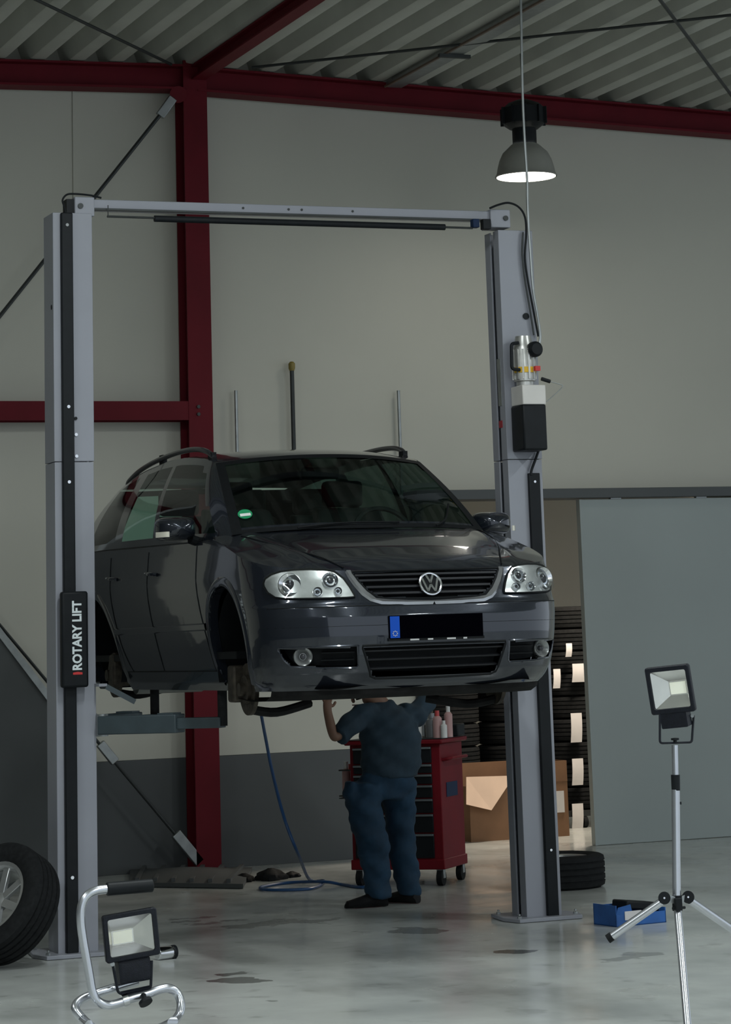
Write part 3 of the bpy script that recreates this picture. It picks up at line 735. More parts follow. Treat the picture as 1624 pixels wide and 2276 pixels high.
# lower intake and fog lamp recesses
lo = MB().grid(st_patch(LOWER, -.06)).build('lower_intake', 'car_black', car)
for zz in (.225, .272, .318):
    xs_ = [s[0] for s in LOWER]; xa = [x for x in np.linspace(-.40, .40, 50) if np.interp(x, xs_, [s[1] for s in LOWER]) < zz - .004]
    G = [[S(x, zz + dz, o) for x in xa] for dz, o in ((-.005, -.04), (-.004, -.012), (.004, -.010), (.006, -.04))]; MB().grid(G).build('slat', 'grille_slat', lo)
MB().tube(st_ring(LOWER, -.002), .007, 6, closed=True).build('intake_surround', 'car_black', lo)
for st, s in ((FOGL, -1), (FOGR, 1)):
    fg = MB().grid(st_patch(st, -.05)).build('fog_lamp_recess', 'car_black', car)
    MB().tube(st_ring(st, -.002), .006, 6, closed=True).build('recess_surround', 'car_paint', fg)
    for zz in (.275, .315):
        G = [[S(s * x, zz + dz, o) for x in np.linspace(.45, .62, 14)] for dz, o in ((-.004, -.045), (-.003, -.02), (.003, -.02), (.004, -.045))]; MB().grid(G).build('slat', 'car_black', fg)
    c = S(s * .70, .300, -.012); n = Vector((s * .22, -1, 0)).normalized()
    MB().lathe([(0, .0), (.012, -.002), (.016, -.02)], c - n * .012, n, n=16).build('fog_bulb', 'lamp_dark', fg)
    fl = MB().lathe([(0, -.02), (.018, -.022), (.03, -.012), (.040, .0), (.046, .004), (.05, .0), (.05, -.04)], c - n * .012, n, n=28).build('fog_lamp', mat('fog_glass', (.30, .31, .31), .25, .6), fg)
# headlamps
HLR = [(.432, .600, .612), (.45, .598, .655), (.475, .597, .70), (.515, .597, .737), (.56, .597, .748), (.63, .598, .754), (.70, .600, .754), (.76, .603, .748), (.80, .612, .735), (.825, .640, .715), (.834, .672, .69)]
HLL = [(-a, b, c) for a, b, c in reversed(HLR)]
for st, s in ((HLL, -1), (HLR, 1)):
    hl = MB().grid(st_patch(st, .003, 48, 14)).build('headlamp', 'lamp_silver', car)
    def ring(x, z, r, dark=False):
        c = S(s * x, z, .004); n = (S(s * x, z, .02) - S(s * x, z, 0)); n = (n.normalized() * .5 + Vector((0, -.5, 0))).normalized()
        MB().lathe([(r * .45, .004), (r * .62, .002), (r * .80, .010), (r, .018), (r * 1.06, .012), (r * 1.1, 0)], c, n, n=28).build('reflector_bowl', 'chrome', hl)
        MB().lathe([(0, .014), (r * .25, .013), (r * .45, .004), (r * .62, .001)], c, n, n=24).build('lamp_lens', 'lamp_dark', hl)
    ring(.735, .675, .058); ring(.545, .690, .040); ring(.615, .632, .024); ring(.515, .632, .02)
    MB().grid(st_patch(st, .022, 48, 12, .002)).build('lamp_cover', 'lamp_glass', hl)
    MB().tube(st_ring(st, .006), .005, 6, closed=True).build('lamp_gasket', 'car_black', hl)
# number plate
pm = MB(); G = [[cp(x, -.014 + .006 * (abs(x) / .26) ** 2, z) for x in np.linspace(-.268, .268, 16)] for z in (.378, .498)]
mat('plate_black', (.001, .001, .002), .8, var=.0, spec=0.); mat('plate_blue', (.01, .07, .42), .6, var=.05, spec=.1); mat('plate_edge', (.5, .5, .5), .5)
pl = MB().solid_grid(G, (0, .012, 0)).build('number_plate', 'plate_black', car)
MB().grid([[cp(x, -.0165 + .006, z) for x in np.linspace(-.266, -.212, 3)] for z in (.382, .494)]).build('plate_band', 'plate_blue', pl)
MB().solid_grid([[cp(x, -.012 + .006 * (abs(x) / .26) ** 2, z) for x in np.linspace(-.275, .275, 16)] for z in (.366, .38)], (0, .02, 0)).build('plate_holder', 'car_black', pl)
for a in range(8):
    t = a * math.pi / 4; MB().box(cp(-.239 + .012 * math.cos(t), -.0118, .405 + .012 * math.sin(t)), (.005, .002, .005)).build('star_mark', 'plate_edge', pl)
for a, b in ((-.13, .05), (.08, .05), (-.04, .03), (.16, .02)):
    MB().box(cp(a, -.012, .371), (b, .006, .008)).build('holder_print', 'plate_edge', pl)
# bumper crease lines, bonnet gaps, door gaps as recessed dark joints
jl_ = MB(); jl_.tube([S(x, .555, -.001) for x in np.linspace(-.84, .84, 60)], .0028, 6); jl_.build('bumper_joint', 'car_black', bo)
jl_ = MB(); jl_.tube([S(x, .452, -.0015) for x in np.linspace(-.84, .84, 60)], .0022, 6); jl_.build('bumper_joint', 'car_black', bo)
for s in (1, -1):
    P = [(.46, .148), (.52, .30), (.60, .5), (.68, .75), (.735, 1.02)]
    pts = spline([cp(s * x, y, hood_z(x, y) + .006) for x, y in P], 6); MB().tube(pts, .004, 6).build('bonnet_joint', 'car_black', ho)
    for y0, y1 in ((1.40, 1.36), (2.36, 2.36), (3.20, 3.12)):
        MB().tube([side_pt(s, y0 + (y1 - y0) * t + (.20 * max(0, (.45 - z) / .3) ** 2 if y0 > 3 else 0) * -1, z, .0005) for t, z in zip(np.linspace(1, 0, 20), np.linspace(.24, .94, 20))], .0035, 6).build('door_joint', 'car_black', bo)
    MB().tube([side_pt(s, y, .235, .0005) for y in np.linspace(1.36, 3.14, 30)], .0035, 6).build('sill_joint', 'car_black', bo)
    G = [[side_pt(s, y, z, o) for y in np.linspace(1.33, 3.2, 20)] for z, o in ((.46, .001), (.467, .012), (.495, .012), (.502, .001))]; MB().grid(G).build('rub_strip', 'car_paint', bo)
    for y0 in (2.16, 3.02):
        MB().tube(spline([side_pt(s, y0, .80, .0), side_pt(s, y0 + .04, .805, .03), side_pt(s, y0 + .13, .81, .032), side_pt(s, y0 + .17, .81, 0)], 5), .011, 8).build('door_handle', 'car_paint', bo)
    for ay in (AXF, AXR):   # arch lips and liners
        lip = [(t, AXZ + ARCH * math.sin(t), ay - ARCH * math.cos(t)) for t in np.linspace(-.42, math.pi + .42, 40)]
        lip = [(t, z, y) for t, z, y in lip if z > ZB + .01]
        G = []
        for o, dr in ((-.05, -.006), (.006, -.004), (.012, .012), (.008, .035), (-.002, .05)):
            row = []
            for t, z, y in lip:
                zz = AXZ + (ARCH + dr) * math.sin(t); yy = ay - (ARCH + dr) * math.cos(t); zz = max(zz, ZB)
                fx = side_x(yy, zz)
                if yy < car_nose(zz) + FL:
                    q = max(0, 1 - ((yy - car_nose(zz)) / FL)); fx = car_w(zz) * (1 - min(1, q) ** FM) ** (1 / FN)
                row.append(cp(s * (fx + o), yy, zz))
            G.append(row)
        MB().grid(G).build('wheel_arch', 'car_paint', bo)
        G = [[cp(s * x, ay - (ARCH - .002) * math.cos(t), AXZ + (ARCH - .002) * math.sin(t)) for t, _, _ in lip] for x in (.80, .45)]
        lm = MB().grid(G); c = [cp(s * .45, ay - ARCH * math.cos(t), AXZ + ARCH * math.sin(t)) for t, _, _ in lip]; lm.add(c, [tuple(range(len(c)))]); lm.build('arch_liner', 'car_black', bo)
        hub = cp(s * .77, ay, AXZ - (.13 if ay == AXF else .05))
        d = MB().lathe([(0, .05), (.035, .05), (.036, .02), (.075, .018), (.078, .0), (.14, .0), (.14, -.022), (.0, -.022)], hub + Vector((s * -.02, 0, -.06)), (s, 0, 0), n=36).build('brake_disc', 'brake', car)
        MB().box(hub + Vector((s * -.02, .13 if ay == AXF else -.13, -.03)), (.11, .11, .20)).build('brake_caliper', 'brake', d, bevel=.015)
        st_ = MB().tube([hub + Vector((-s * .06, 0, -.05)), hub + Vector((-s * .12, .02, .18)), hub + Vector((-s * .20, .03, .36))], .03, 10, rs=[.03, .028, .045]); st_.build('suspension_strut', 'under', d)
        MB().tube(spline([hub + Vector((-s * .04, 0, -.17)), hub + Vector((-s * .2, .03, -.19)), hub + Vector((-s * .42, .1, -.15))], 5), .025, 8).build('control_arm', 'under', d)
# mirrors
for s in (1, -1):
    mc_ = cp(s * .985, 1.405, 1.035)
    prof = []
    for t in np.linspace(0, 1, 10):
        r = math.sin(math.pi * (.12 + .88 * t) * .5) ** .6 if t < .98 else 1.0
        prof.append((t, r))
    G = []
    for t in np.linspace(0, 1, 12):      # from nose of the housing back to the mirror plane
        k = (1 - (1 - t) ** 2.2) ** .5; row = []
        for a in np.linspace(0, 2 * math.pi, 28, endpoint=False):
            ca, sa = math.cos(a), math.sin(a); ex_ = abs(ca) ** .55 * (1 if ca > 0 else -1); ez = abs(sa) ** .55 * (1 if sa > 0 else -1)
            row.append(mc_ + Vector((s * .118 * ex_ * k * (1 + .0 * t), -.075 + .15 * t, .068 * ez * k - .012 * ex_ * s * 0)))
        G.append(row)
    mm = MB().grid(G, close=True); n = len(mm.v); mm.f.append(tuple(n - 28 + i for i in range(28)))
    mo_ = mm.build('door_mirror', 'car_paint', car, ang=60)
    MB().tube(spline([mc_ + Vector((-s * .08, .02, -.06)), mc_ + Vector((-s * .13, .03, -.075)), cp(s * .83, 1.40, .955)], 6), .028, 10).build('mirror_foot', 'car_black', mo_)
    G = [[mc_ + Vector((s * (.03 + .09 * t), -.078 + .05 * t ** 2, z)) for t in np.linspace(0, 1, 8)] for z in (-.048, -.018)]
    mat('indicator', (.75, .72, .62), .15, .2); MB().solid_grid([[mc_ + Vector((s * (.075 + .052 * t), -.082 + .085 * t ** 1.5, z)) for t in np.linspace(0, 1, 8)] for z in (-.05, -.02)], (s * .006, -.006, 0)).build('indicator', 'indicator', mo_)
# roof rails
for s in (1, -1):
    P = [(.61, 1.86, 1.462), (.625, 1.95, 1.508), (.635, 2.15, 1.538), (.638, 2.5, 1.545), (.632, 3.0, 1.528), (.618, 3.4, 1.497), (.60, 3.7, 1.455), (.59, 3.78, 1.43)]
    MB().tube(spline([cp(s * x, y, z) for x, y, z in P], 6), .016, 10).build('roof_rail', 'lamp_dark', car)
    for y, z in ((1.9, 1.46), (2.9, 1.52)):
        MB().box(cp(s * .612, y, z + .01), (.03, .07, .06)).build('rail_foot', 'car_black', D.objects['body'])
# wipers
MB().tube(spline([ws_pt(-.55, .0, .02), ws_pt(-.2, .05, .016), ws_pt(.25, .05, .016)], 6), .006, 6).build('wiper', 'car_black', car)
MB().tube(spline([ws_pt(.55, .0, .02), ws_pt(.68, .10, .016), ws_pt(.82, .32, .016)], 6), .006, 6).build('wiper', 'car_black', car)
# underside
us = MB(); G = []
for y in np.linspace(.10, 4.2, 30):
    w = .62 if y < .55 else (.50 if y < 1.3 else (.66 if y < 3.2 else .5)); z = .13 + .035 * math.sin(y * 3) ** 2 + (.05 if 1.35 < y < 3.1 else 0)
    G.append([cp(w * a, y, z + .01 * math.sin(a * 9 + y * 4)) for a in np.linspace(-1, 1, 17)])
us.grid(G).build('undertray', 'under', car)
G = [[cp(x * min(.78, .99 * car_w(.13)), front_y(x * .78, .135) + .015 + dy, z) for x in np.linspace(-1, 1, 40)] for dy, z in ((0, .14), (.02, .10), (.10, .075), (.35, .07), (.6, .09))]
MB().grid(G).build('engine_shield', 'under', car)
sub = MB(); 
for a, b, r in (((-.55, .75, .10), (.55, .75, .10), .035), ((-.5, 1.15, .11), (.5, 1.15, .11), .03), ((.12, 1.2, .13), (.12, 3.6, .14), .035)): sub.cyl(cp(*a), cp(*b), r, n=10)
sub.build('subframe', 'under', car)
MB().cyl(cp(-.18, 3.55, .19), cp(-.62, 3.55, .19), .10, n=20).build('silencer', 'galv', car)
# cabin
fl_ = MB().span(cp(-.80, .95, .30), cp(.80, 4.2, .34)).build('cabin_floor', 'car_black', car)
dsh = MB(); G = [[cp(x, y + .12 * (abs(x) / .75) ** 2, z) for x in np.linspace(-.75, .75, 24)] for y, z in ((.98, .90), (1.05, .985), (1.25, 1.0), (1.42, .97), (1.50, .90), (1.52, .6))]
dsh.grid(G).build('dashboard', 'car_black', car)
MB().lathe([(.0, 0), (.10, 0), (.14, -.06), (.15, -.1), (.0, -.1)], cp(.36, 1.50, 1.0), (0, -.6, 1), n=20).build('instrument_hood', 'car_black', car)
MB().tube([cp(.36, 1.62, .98) + (Vector((1, 0, 0)) * math.cos(t) + Vector((0, .42, .9)) * math.sin(t)) * .185 for t in np.linspace(0, 2 * math.pi, 32, endpoint=False)], .015, 8, closed=True).build('steering_wheel', 'car_black', car)
def seat(x, y, w):
    b = MB(); G = []
    for t in np.linspace(0, 1, 10):
        G.append([cp(x + w / 2 * a * (1 - .18 * t ** 3), y + .28 * t + .05 * abs(a) ** 3 * -1, .62 + .55 * t) for a in np.linspace(-1, 1, 9)])
    o = b.solid_grid(G, (0, .12, .02)).build('seat', 'seat_cloth', car, bevel=.02)
    MB().box(cp(x, y + .36, 1.27), (.26, .09, .16)).build('headrest', 'seat_cloth', o, bevel=.03)
    MB().box(cp(x, y - .15, .58), (w, .5, .14)).build('seat_cushion', 'seat_cloth', o, bevel=.04)
for x in (-.36, .36): seat(x, 1.95, .50)
for x in (-.45, 0, .45): seat(x, 2.75, .40)
MB().box(cp(0, 1.72, 1.36), (.24, .04, .07)).build('inner_mirror', 'car_black', car, bevel=.015)
# ---------------------------------------------------------------- braces, rods, poles, lamp
def rod(name, a, b, r, label, cat, m='dark_steel', **k):
    o = MB().cyl(a, b, r, n=8).build(name, m); return tag(o, label, cat, **k)
BYb = CYF + .03
br1 = thing('brace_rod', 'dark diagonal tie rod from the red column top down to the left', 'brace', atY(372, 238, BYb))
MB().cyl(atY(388, 215, BYb), atY(-420, 1230, BYb), .016, n=8).build('rod', 'dark_steel', br1)
MB().beam(atY(384, 218, BYb), atY(355, 258, BYb), .075, .045, (0, 1, 0)).build('turnbuckle', 'galv', br1, bevel=.006)
MB().cyl(atY(396, 210, BYb - .03), atY(396, 210, BYb + .06), .07, n=24).build('anchor_plate', 'red_steel', br1)
br2 = thing('brace_rod', 'thin diagonal tie rod running down to the red column foot', 'brace', atY(425, 1905, BYb))
MB().cyl(atY(440, 1915, BYb), atY(-60, 1318, BYb), .012, n=8).build('rod', 'dark_steel', br2)
MB().beam(atY(444, 1918, BYb), atY(390, 1852, BYb), .08, .05, (0, 1, 0)).build('turnbuckle', 'galv', br2, bevel=.006)
MB().beam(atY(222, 1652, BYb), atY(256, 1694, BYb), .07, .045, (0, 1, 0)).build('turnbuckle', 'galv', br2, bevel=.006)
# dark sheet leaning at the left, its sloping edge trimmed in pale metal
LYs = 20.3
mat('dark_sheet', (.060, .066, .067), .55, var=.15, scale=1.5)
e0, e1_ = atY(0, 1412, LYs), atY(112, 1560, LYs)
sd = (e1_ - e0).normalized(); pA = e0 - sd * 2.7; xq = atY(150, 1600, LYs).x; pB = e0 + sd * ((xq - e0.x) / sd.x)  # panel run on far out of view so the car side reflects dark
ls = thing('sloping_panel', 'large dark grey panel with sloping pale top edge behind the left post', 'panel', (pA.x, LYs, 0))
MB().prism([(0, 0), (pB.x - pA.x, 0), (pB.x - pA.x, pB.z), (0, pA.z)], (pA.x, LYs, .0), (1, 0, 0), (0, 0, 1), (0, .05, 0)).build('sheet', 'dark_sheet', ls)
MB().beam(pA + Vector((0, -.012, .012)), pB + Vector((0, -.012, .012)), .05, .035, (0, 1, 0)).build('edge_trim', 'galv', ls)
# roof tie rods under the sheets
def roofpt(u, v, dz=.05):
    y = 18.
    for _ in range(12):
        p = atY(u, v, y); y += (deck_z(p.x) - dz - p.z) * 3.2; y = min(max(y, 10), WY - .3)
    return atY(u, v, y)
def ext(a, b, k): return a + (b - a) * k
a, b = roofpt(380, 143), roofpt(90, 4); rod('roof_tie_rod', a, ext(a, b, 2.2), .013, 'dark roof tie rod crossing the sheets at top left', 'tie rod', group='roof tie rods')
a, b = roofpt(560, 150), roofpt(1620, 34); rod('roof_tie_rod', a, ext(a, b, 1.6), .012, 'long thin roof tie rod crossing above the hanging lamp', 'tie rod', group='roof tie rods')
a, b = roofpt(1622, 208), roofpt(1468, 2); rod('roof_tie_rod', ext(b, a, 1.3), ext(a, b, 1.8), .014, 'dark roof tie rod at the top right corner', 'tie rod', group='roof tie rods')
# cable tray along the sheets
a, b = roofpt(862, 178), roofpt(1183, 2)
d_ = Vector((0, -1, 0)); x0 = a.x + .05; zt_ = deck_z(x0 + .16) - .055
tray = thing('cable_tray', 'pale cable tray with brown edge fixed under the roof sheets', 'cable tray', (x0, 20, zt_))
mat('tray_brown', (.15, .10, .075), .6)
MB().span((x0 + .02, 8, zt_), (x0 + .16, WY - .3, zt_ + .045)).build('tray', 'galv', tray)
MB().span((x0 + .002, 8, zt_ - .004), (x0 + .02, WY - .3, zt_ + .012)).build('tray_edge', 'tray_brown', tray)
for yy in (19.2, 16.2, 13.2): MB().span((x0 - .05, yy, zt_ - .03), (x0 + .22, yy + .04, zt_ - .002)).build('bracket', 'dark_steel', tray)
# poles fixed to the wall above the car
mat('pole_cap', (.25, .19, .04), .5)
def pole(u, v, r, label, cap=False, vb=1480):
    t = atY(u, v, WY - .07); bt = t.copy(); bt.z = 1.55
    o = thing('wall_pole', label, 'pole', (t.x, WY - .07, 1.55), group='poles on the back wall')
    MB().cyl(bt, t, r, n=10).build('pole', 'galv' if not cap else 'dark_steel', o)
    for zz in (1.7, 2.6): MB().span((t.x - .03, WY - .07, zz), (t.x + .03, WY + .001, zz + .03)).build('clip', 'dark_steel', o)
    if cap: MB().lathe([(0, 0), (.02, 0), (.028, .02), (.028, .06), (.015, .075), (0, .075)], t - Vector((0, 0, .06)), n=12).build('cap', 'pole_cap', o)
pole(524, 868, .014, 'leftmost thin grey wall pole rising behind the car roof')
pole(648, 808, .018, 'tallest wall pole with a yellow cap behind the car roof', True)
pole(885, 868, .014, 'rightmost thin grey wall pole rising behind the car roof')
# hanging lamp
LY = 19.3
lc = atY(1169, 394, LY); rr = (atY(1230, 390, LY) - atY(1108, 398, LY)).length / 2
lamp = thing('hanging_lamp', 'lit industrial bell lamp with black gear housing under the roof', 'lamp', lc)
mat('shade_grey', (.30, .30, .27), .45, var=.05); mat('lamp_glow', (.9, .9, .85), .4, emit=(1., .97, .86, 9.)); mat('shade_in', (.85, .85, .82), .3)
hS = atY(1169, 322, LY).z - lc.z
prof = [(rr, 0), (rr * 1.03, .008), (rr * .97, .03), (rr * .93, .08), (rr * .86, .14), (rr * .74, .20), (rr * .58, hS - .03), (rr * .45, hS)]
MB().lathe(prof, lc, n=40).build('shade', 'shade_grey', lamp)
MB().lathe([(r - .006, h + .002) for r, h in prof], lc, n=40).build('shade_lining', 'shade_in', lamp)
MB().lathe([(0, .012), (rr * .96, .012)], lc, n=40).build('bulb_diffuser', 'lamp_glow', lamp)
hz = lc.z + hS; nk = rr * .40
MB().cyl((lc.x, lc.y, hz - .01), (lc.x, lc.y, hz + .17), nk, n=24).build('lamp_neck', 'black_plastic', lamp)
gb = MB().lathe([(0, 0), (nk * 1.2, 0), (nk * 1.75, .04), (nk * 1.75, .17), (nk * 1.3, .21), (.05, .24), (0, .24)], (lc.x, lc.y, hz + .13), n=10).build('gear_housing', 'black_plastic', lamp)
for k_ in range(10):
    an = k_ * math.pi / 5; MB().box((lc.x + nk * 1.75 * math.cos(an), lc.y + nk * 1.75 * math.sin(an), hz + .235), (.04, .012, .14), Matrix.Rotation(an, 3, 'Z')).build('cooling_fin', 'black_plastic', gb)
MB().cyl((lc.x, lc.y, hz + .3), (lc.x, lc.y, deck_z(lc.x) + .02), .008, n=8).build('suspension', 'dark_steel', lamp)
ld = D.lights.new('lamp_light', 'AREA'); ld.shape = 'DISK'; ld.size = rr * 1.8; ld.energy = 4; ld.color = (1, .96, .86)
lo_ = D.objects.new('lamp_light', ld); C.objects.link(lo_); lo_.parent = lamp; lo_.location = (0, 0, -.01)
# added strip lights, out of view, brightening floor and car from above
def strip(x, y, label):
    z = deck_z(x) - .45
    t = thing('added_strip_light', label, 'light', (x, y, z), group='added strip lights under the roof')
    MB().prism([(-.07, 0), (.07, 0), (.05, .05), (-.05, .05)], (x, y - .75, z), (1, 0, 0), (0, 0, 1), (0, 1.5, 0)).build('housing', 'white_paint', t)
    mat('tube_glow', (.9, .9, .9), .4, emit=(.95, 1., 1., 6.))
    for dx in (-.035, .035): MB().cyl((x + dx, y - .72, z - .012), (x + dx, y + .72, z - .012), .013, n=8).build('tube', 'tube_glow', t)
    for dy in (-.6, .6): MB().cyl((x, y + dy, z + .05), (x, y + dy, deck_z(x) + .01), .004, n=6).build('suspension', 'dark_steel', t)
    l = D.lights.new('added_strip_lamp', 'AREA'); l.shape = 'RECTANGLE'; l.size = .16; l.size_y = 1.45; l.energy = STRIP_W; l.color = (.93, 1., 1.)
    q = D.objects.new('added_strip_lamp', l); C.objects.link(q); q.parent = t; q.location = (0, 0, -.03)
for i, x in enumerate((-1.5, 4.4, 10.3)):
    for j, y in enumerate((1.5, 6.5, 11.5)):
        strip(x, y, ('left', 'middle', 'right')[i] + ' row strip light added to brighten the hall, ' + ('nearest', 'second', 'farthest')[j] + ' from the entrance, under the roof')
# added lamp, stands in for the warm sunlight in the store room
l = D.lights.new('added_store_lamp', 'AREA'); l.size = .5; l.energy = STORE_W; l.color = (1, .86, .70)
st = thing('added_store_lamp', 'added ceiling lamp giving the warm light in the store room', 'light', (OX0 + 2.1, 21.45, 3.38))
q = D.objects.new('added_store_light', l); C.objects.link(q); q.parent = st; q.location = (0, 0, -.07); q.rotation_euler = (0, math.radians(12), 0)
MB().lathe([(0, 0), (.2, 0), (.22, -.03), (.20, -.05), (0, -.055)], (OX0 + 2.1, 21.45, 3.40), n=24).build('diffuser', 'shade_in', st)
# ---------------------------------------------------------------- wheels and tyres
mat('tread', (.013, .014, .015), .8, var=.25, scale=40, bump=.2, spec=.12)
mat('rim_alloy', (.55, .56, .56), .3, .8, var=.08)
def tyre_prof(R, W, r):
    """closed profile (radius, axial) with tread grooves"""
    w = W / 2; p = [(r, -w * .78), (r + .02, -w * .92), ((R + r) / 2, -w), (R - .03, -w * .97), (R - .006, -w * .86)]
    for c in (-.55, -.18, .18, .55):
        p += [(R, (c - .06) * w), (R - .008, (c - .045) * w), (R - .008, (c + .045) * w), (R, (c + .06) * w)]
    p += [(R - .006, w * .86), (R - .03, w * .97), ((R + r) / 2, w), (r + .02, w * .92), (r, w * .78)]
    return p
def wheel(name, label, c, ax, R=.325, W=.215, r=.205, rim=True, group=None, cat='wheel'):
    c = Vector(c); ax = Vector(ax).normalized(); t = thing(name, label, cat, c, 0, group)
    ty = MB().lathe(tyre_prof(R, W, r) + [(r - .001, W * .3), (r - .001, -W * .3), (r, -W * .39)], c, ax, n=56); ty.build('tyre', 'tread', t)
    if rim:
        rm = MB().lathe([(r - .012, -W * .38), (r + .004, -W * .42), (r + .006, -W * .36), (r - .02, -W * .3), (r - .03, W * .3), (r + .006, W * .36), (r + .008, W * .42), (r - .012, W * .40), (r - .028, W * .28), (r - .035, -W * .30)], c, ax, n=40).build('rim', 'rim_alloy', t)
        x = Vector((1, 0, 0)) if abs(ax.x) < .9 else Vector((0, 1, 0)); x = (x - ax * x.dot(ax)).normalized(); y = ax.cross(x)
        MB().lathe([(0, .055), (.03, .053), (.055, .045), (.06, .02), (.0, .02)], c, ax, n=20).build('hub', 'rim_alloy', rm)
        for k in range(7):
            an = k * 2 * math.pi / 7; d = x * math.cos(an) + y * math.sin(an); MB().beam(c + d * .04 + ax * .04, c + d * (r - .015) + ax * .065, .045, .025, ax).build('spoke', 'rim_alloy', rm, bevel=.004)
    return t
# wheel lying on the floor behind the right post
g = gnd(1283, 1979); wheel('spare_wheel', 'car wheel lying flat on the floor behind the right lift post', (g.x, g.y + .30, .112), (0, 0, 1), W=.222)
# wheel leaning on the left post
axL = (Vector((-.74, -.48, .48))).normalized()
up_ = Vector((0, 0, 1)); dwn = (-(up_ - axL * up_.dot(axL))).normalized()
cL = atY(8, 2010, 15.32); cz = .325 * -dwn.z + .108 * abs(axL.z) ; cL.z = cz
wheel('spare_wheel', 'car wheel with alloy rim leaning upright at the left edge', cL, axL, W=.225, r=.20)
# tyre rack in the store room
RYk = 22.55
rack = thing('tyre_rack', 'dark wheeled rack loaded with stacked tyres beyond the opening', 'rack', (atY(1180, 1850, RYk).x, RYk, 0))
xk0, xk1 = atY(1030, 1850, RYk).x, atY(1352, 1850, RYk).x
mat('rack_steel', (.035, .038, .04), .5, .4)
MB().span((xk0 - .3, RYk - .0, .10), (xk1 + .3, RYk + .70, .15)).build('platform', 'rack_steel', rack)
for x in (xk0 - .27, xk1 + .27):
    for y in (RYk + .02, RYk + .68): MB().span((x - .02, y - .02, .15), (x + .02, y + .02, 1.96)).build('upright', 'rack_steel', rack)
for x in (atY(1120, 1860, RYk).x, atY(1302, 1855, RYk).x):
    for y in (RYk + .02, RYk + .6): MB().cyl((x - .02, y, .05), (x + .02, y, .05), .05, n=16).build('caster', 'rubber', rack)
lab_w = 'black tyre lying in the {} stack of the rack, {} from the bottom'
mat('paper', (.62, .60, .60), .7, var=.06)
xR = atY(1318, 1700, RYk).x; tx_ = [(xR - 1.30, 'left'), (xR - .65, 'middle'), (xR, 'right')]
ordn = ['first', 'second', 'third', 'fourth', 'fifth', 'sixth', 'seventh', 'eighth', 'ninth']
base = None
for cxk, nm in tx_:
    for k in range(9):
        pos = Vector((cxk + random.uniform(-.006, .006), RYk + .34, .152 + .1005 + k * .201)); lb = lab_w.format(nm, ordn[k])
        if base is None: base = wheel('tyre', lb, pos, (0, 0, 1), R=.31, W=.20, r=.19, rim=False, group='tyres stacked on the rack', cat='tyre')
        else: dup(base, pos, random.uniform(0, 6), lb)
# paper labels on the tyre stack
for (u, v0, v1, w_) in ((1283, 1475, 1516, .15), (1275, 1585, 1650, .11), (1278, 1686, 1745, .11), (1278, 1786, 1842, .11), (1259, 1430, 1460, .06), (1232, 1487, 1530, .07)):
    p0 = atY(u, v0, RYk + .0); p1 = atY(u, v1, RYk + .0); G = []
    for t in np.linspace(0, 1, 7):
        z = p0.z + (p1.z - p0.z) * t; row = []
        for a in np.linspace(-.5, .5, 6):
            row.append(Vector((p0.x + a * w_ + .03 * (1 - t) * .4, RYk - .022 - .012 * math.sin(t * 3), z)))
        G.append(row)
    o = MB().solid_grid(G, (0, .004, 0)).build('tyre_label', 'paper'); 
    tag(o, 'white paper label on the tyre stack, ' + {1475: 'widest one, touching the sliding door edge', 1585: 'third from the floor', 1686: 'second from the floor', 1786: 'lowest of them', 1430: 'smallest and topmost one', 1487: 'narrow one beside the car bumper'}[v0], 'label', 'labels on the tyre stack')
# cardboard box
mat('card', (.20, .105, .055), .8, var=.12, scale=5); mat('card_lit', (.75, .55, .42), .8, var=.05)  # second, paler cardboard: the light falling on the flap is put into its colour
BX = 21.75
b0 = atY(1046, 1850, BX); b1 = atY(1258, 1690, BX)
x0, x1, z1 = b0.x, b1.x, b1.z; dpt = .5; t = .008
cb = thing('cardboard_box', 'large open brown carton standing before the tyre rack', 'box', ((x0 + x1) / 2, BX + dpt / 2, 0))
zf = atY(1100, 1745, BX).z
MB().span((x0, BX, .0), (x1, BX + t, zf)).build('front_side', 'card', cb); MB().span((x0, BX + dpt - t, 0), (x1, BX + dpt, z1)).build('back_side', 'card', cb)
MB().span((x0, BX + t, 0), (x0 + t, BX + dpt - t, zf)).build('end_side', 'card', cb); MB().span((x1 - t, BX + t, 0), (x1, BX + dpt - t, z1)).build('end_side', 'card', cb)
MB().span((x0 + t, BX + t, 0), (x1 - t, BX + dpt - t, t)).build('bottom', 'card', cb)
f0, f1, f2, f3 = atY(1036, 1727, BX - .02), atY(1143, 1724, BX - .02), atY(1092, 1801, BX - .10), atY(1036, 1788, BX - .10)
MB().solid_grid([[f0, f1], [f3, f2]], (0, .008, 0)).build('front_flap', 'card_lit', cb)
MB().solid_grid([[Vector((x1 - .28, BX - .004, zf)), Vector((x1, BX - .004, zf))], [Vector((x1 - .28, BX - .004, z1)), Vector((x1, BX - .004, z1))]], (0, .008, 0)).build('raised_flap', 'card', cb)
MB().span((x1 - .16, BX - .008, zf - .26), (x1 - .04, BX - .002, zf - .08)).build('print_label', 'paper', cb)
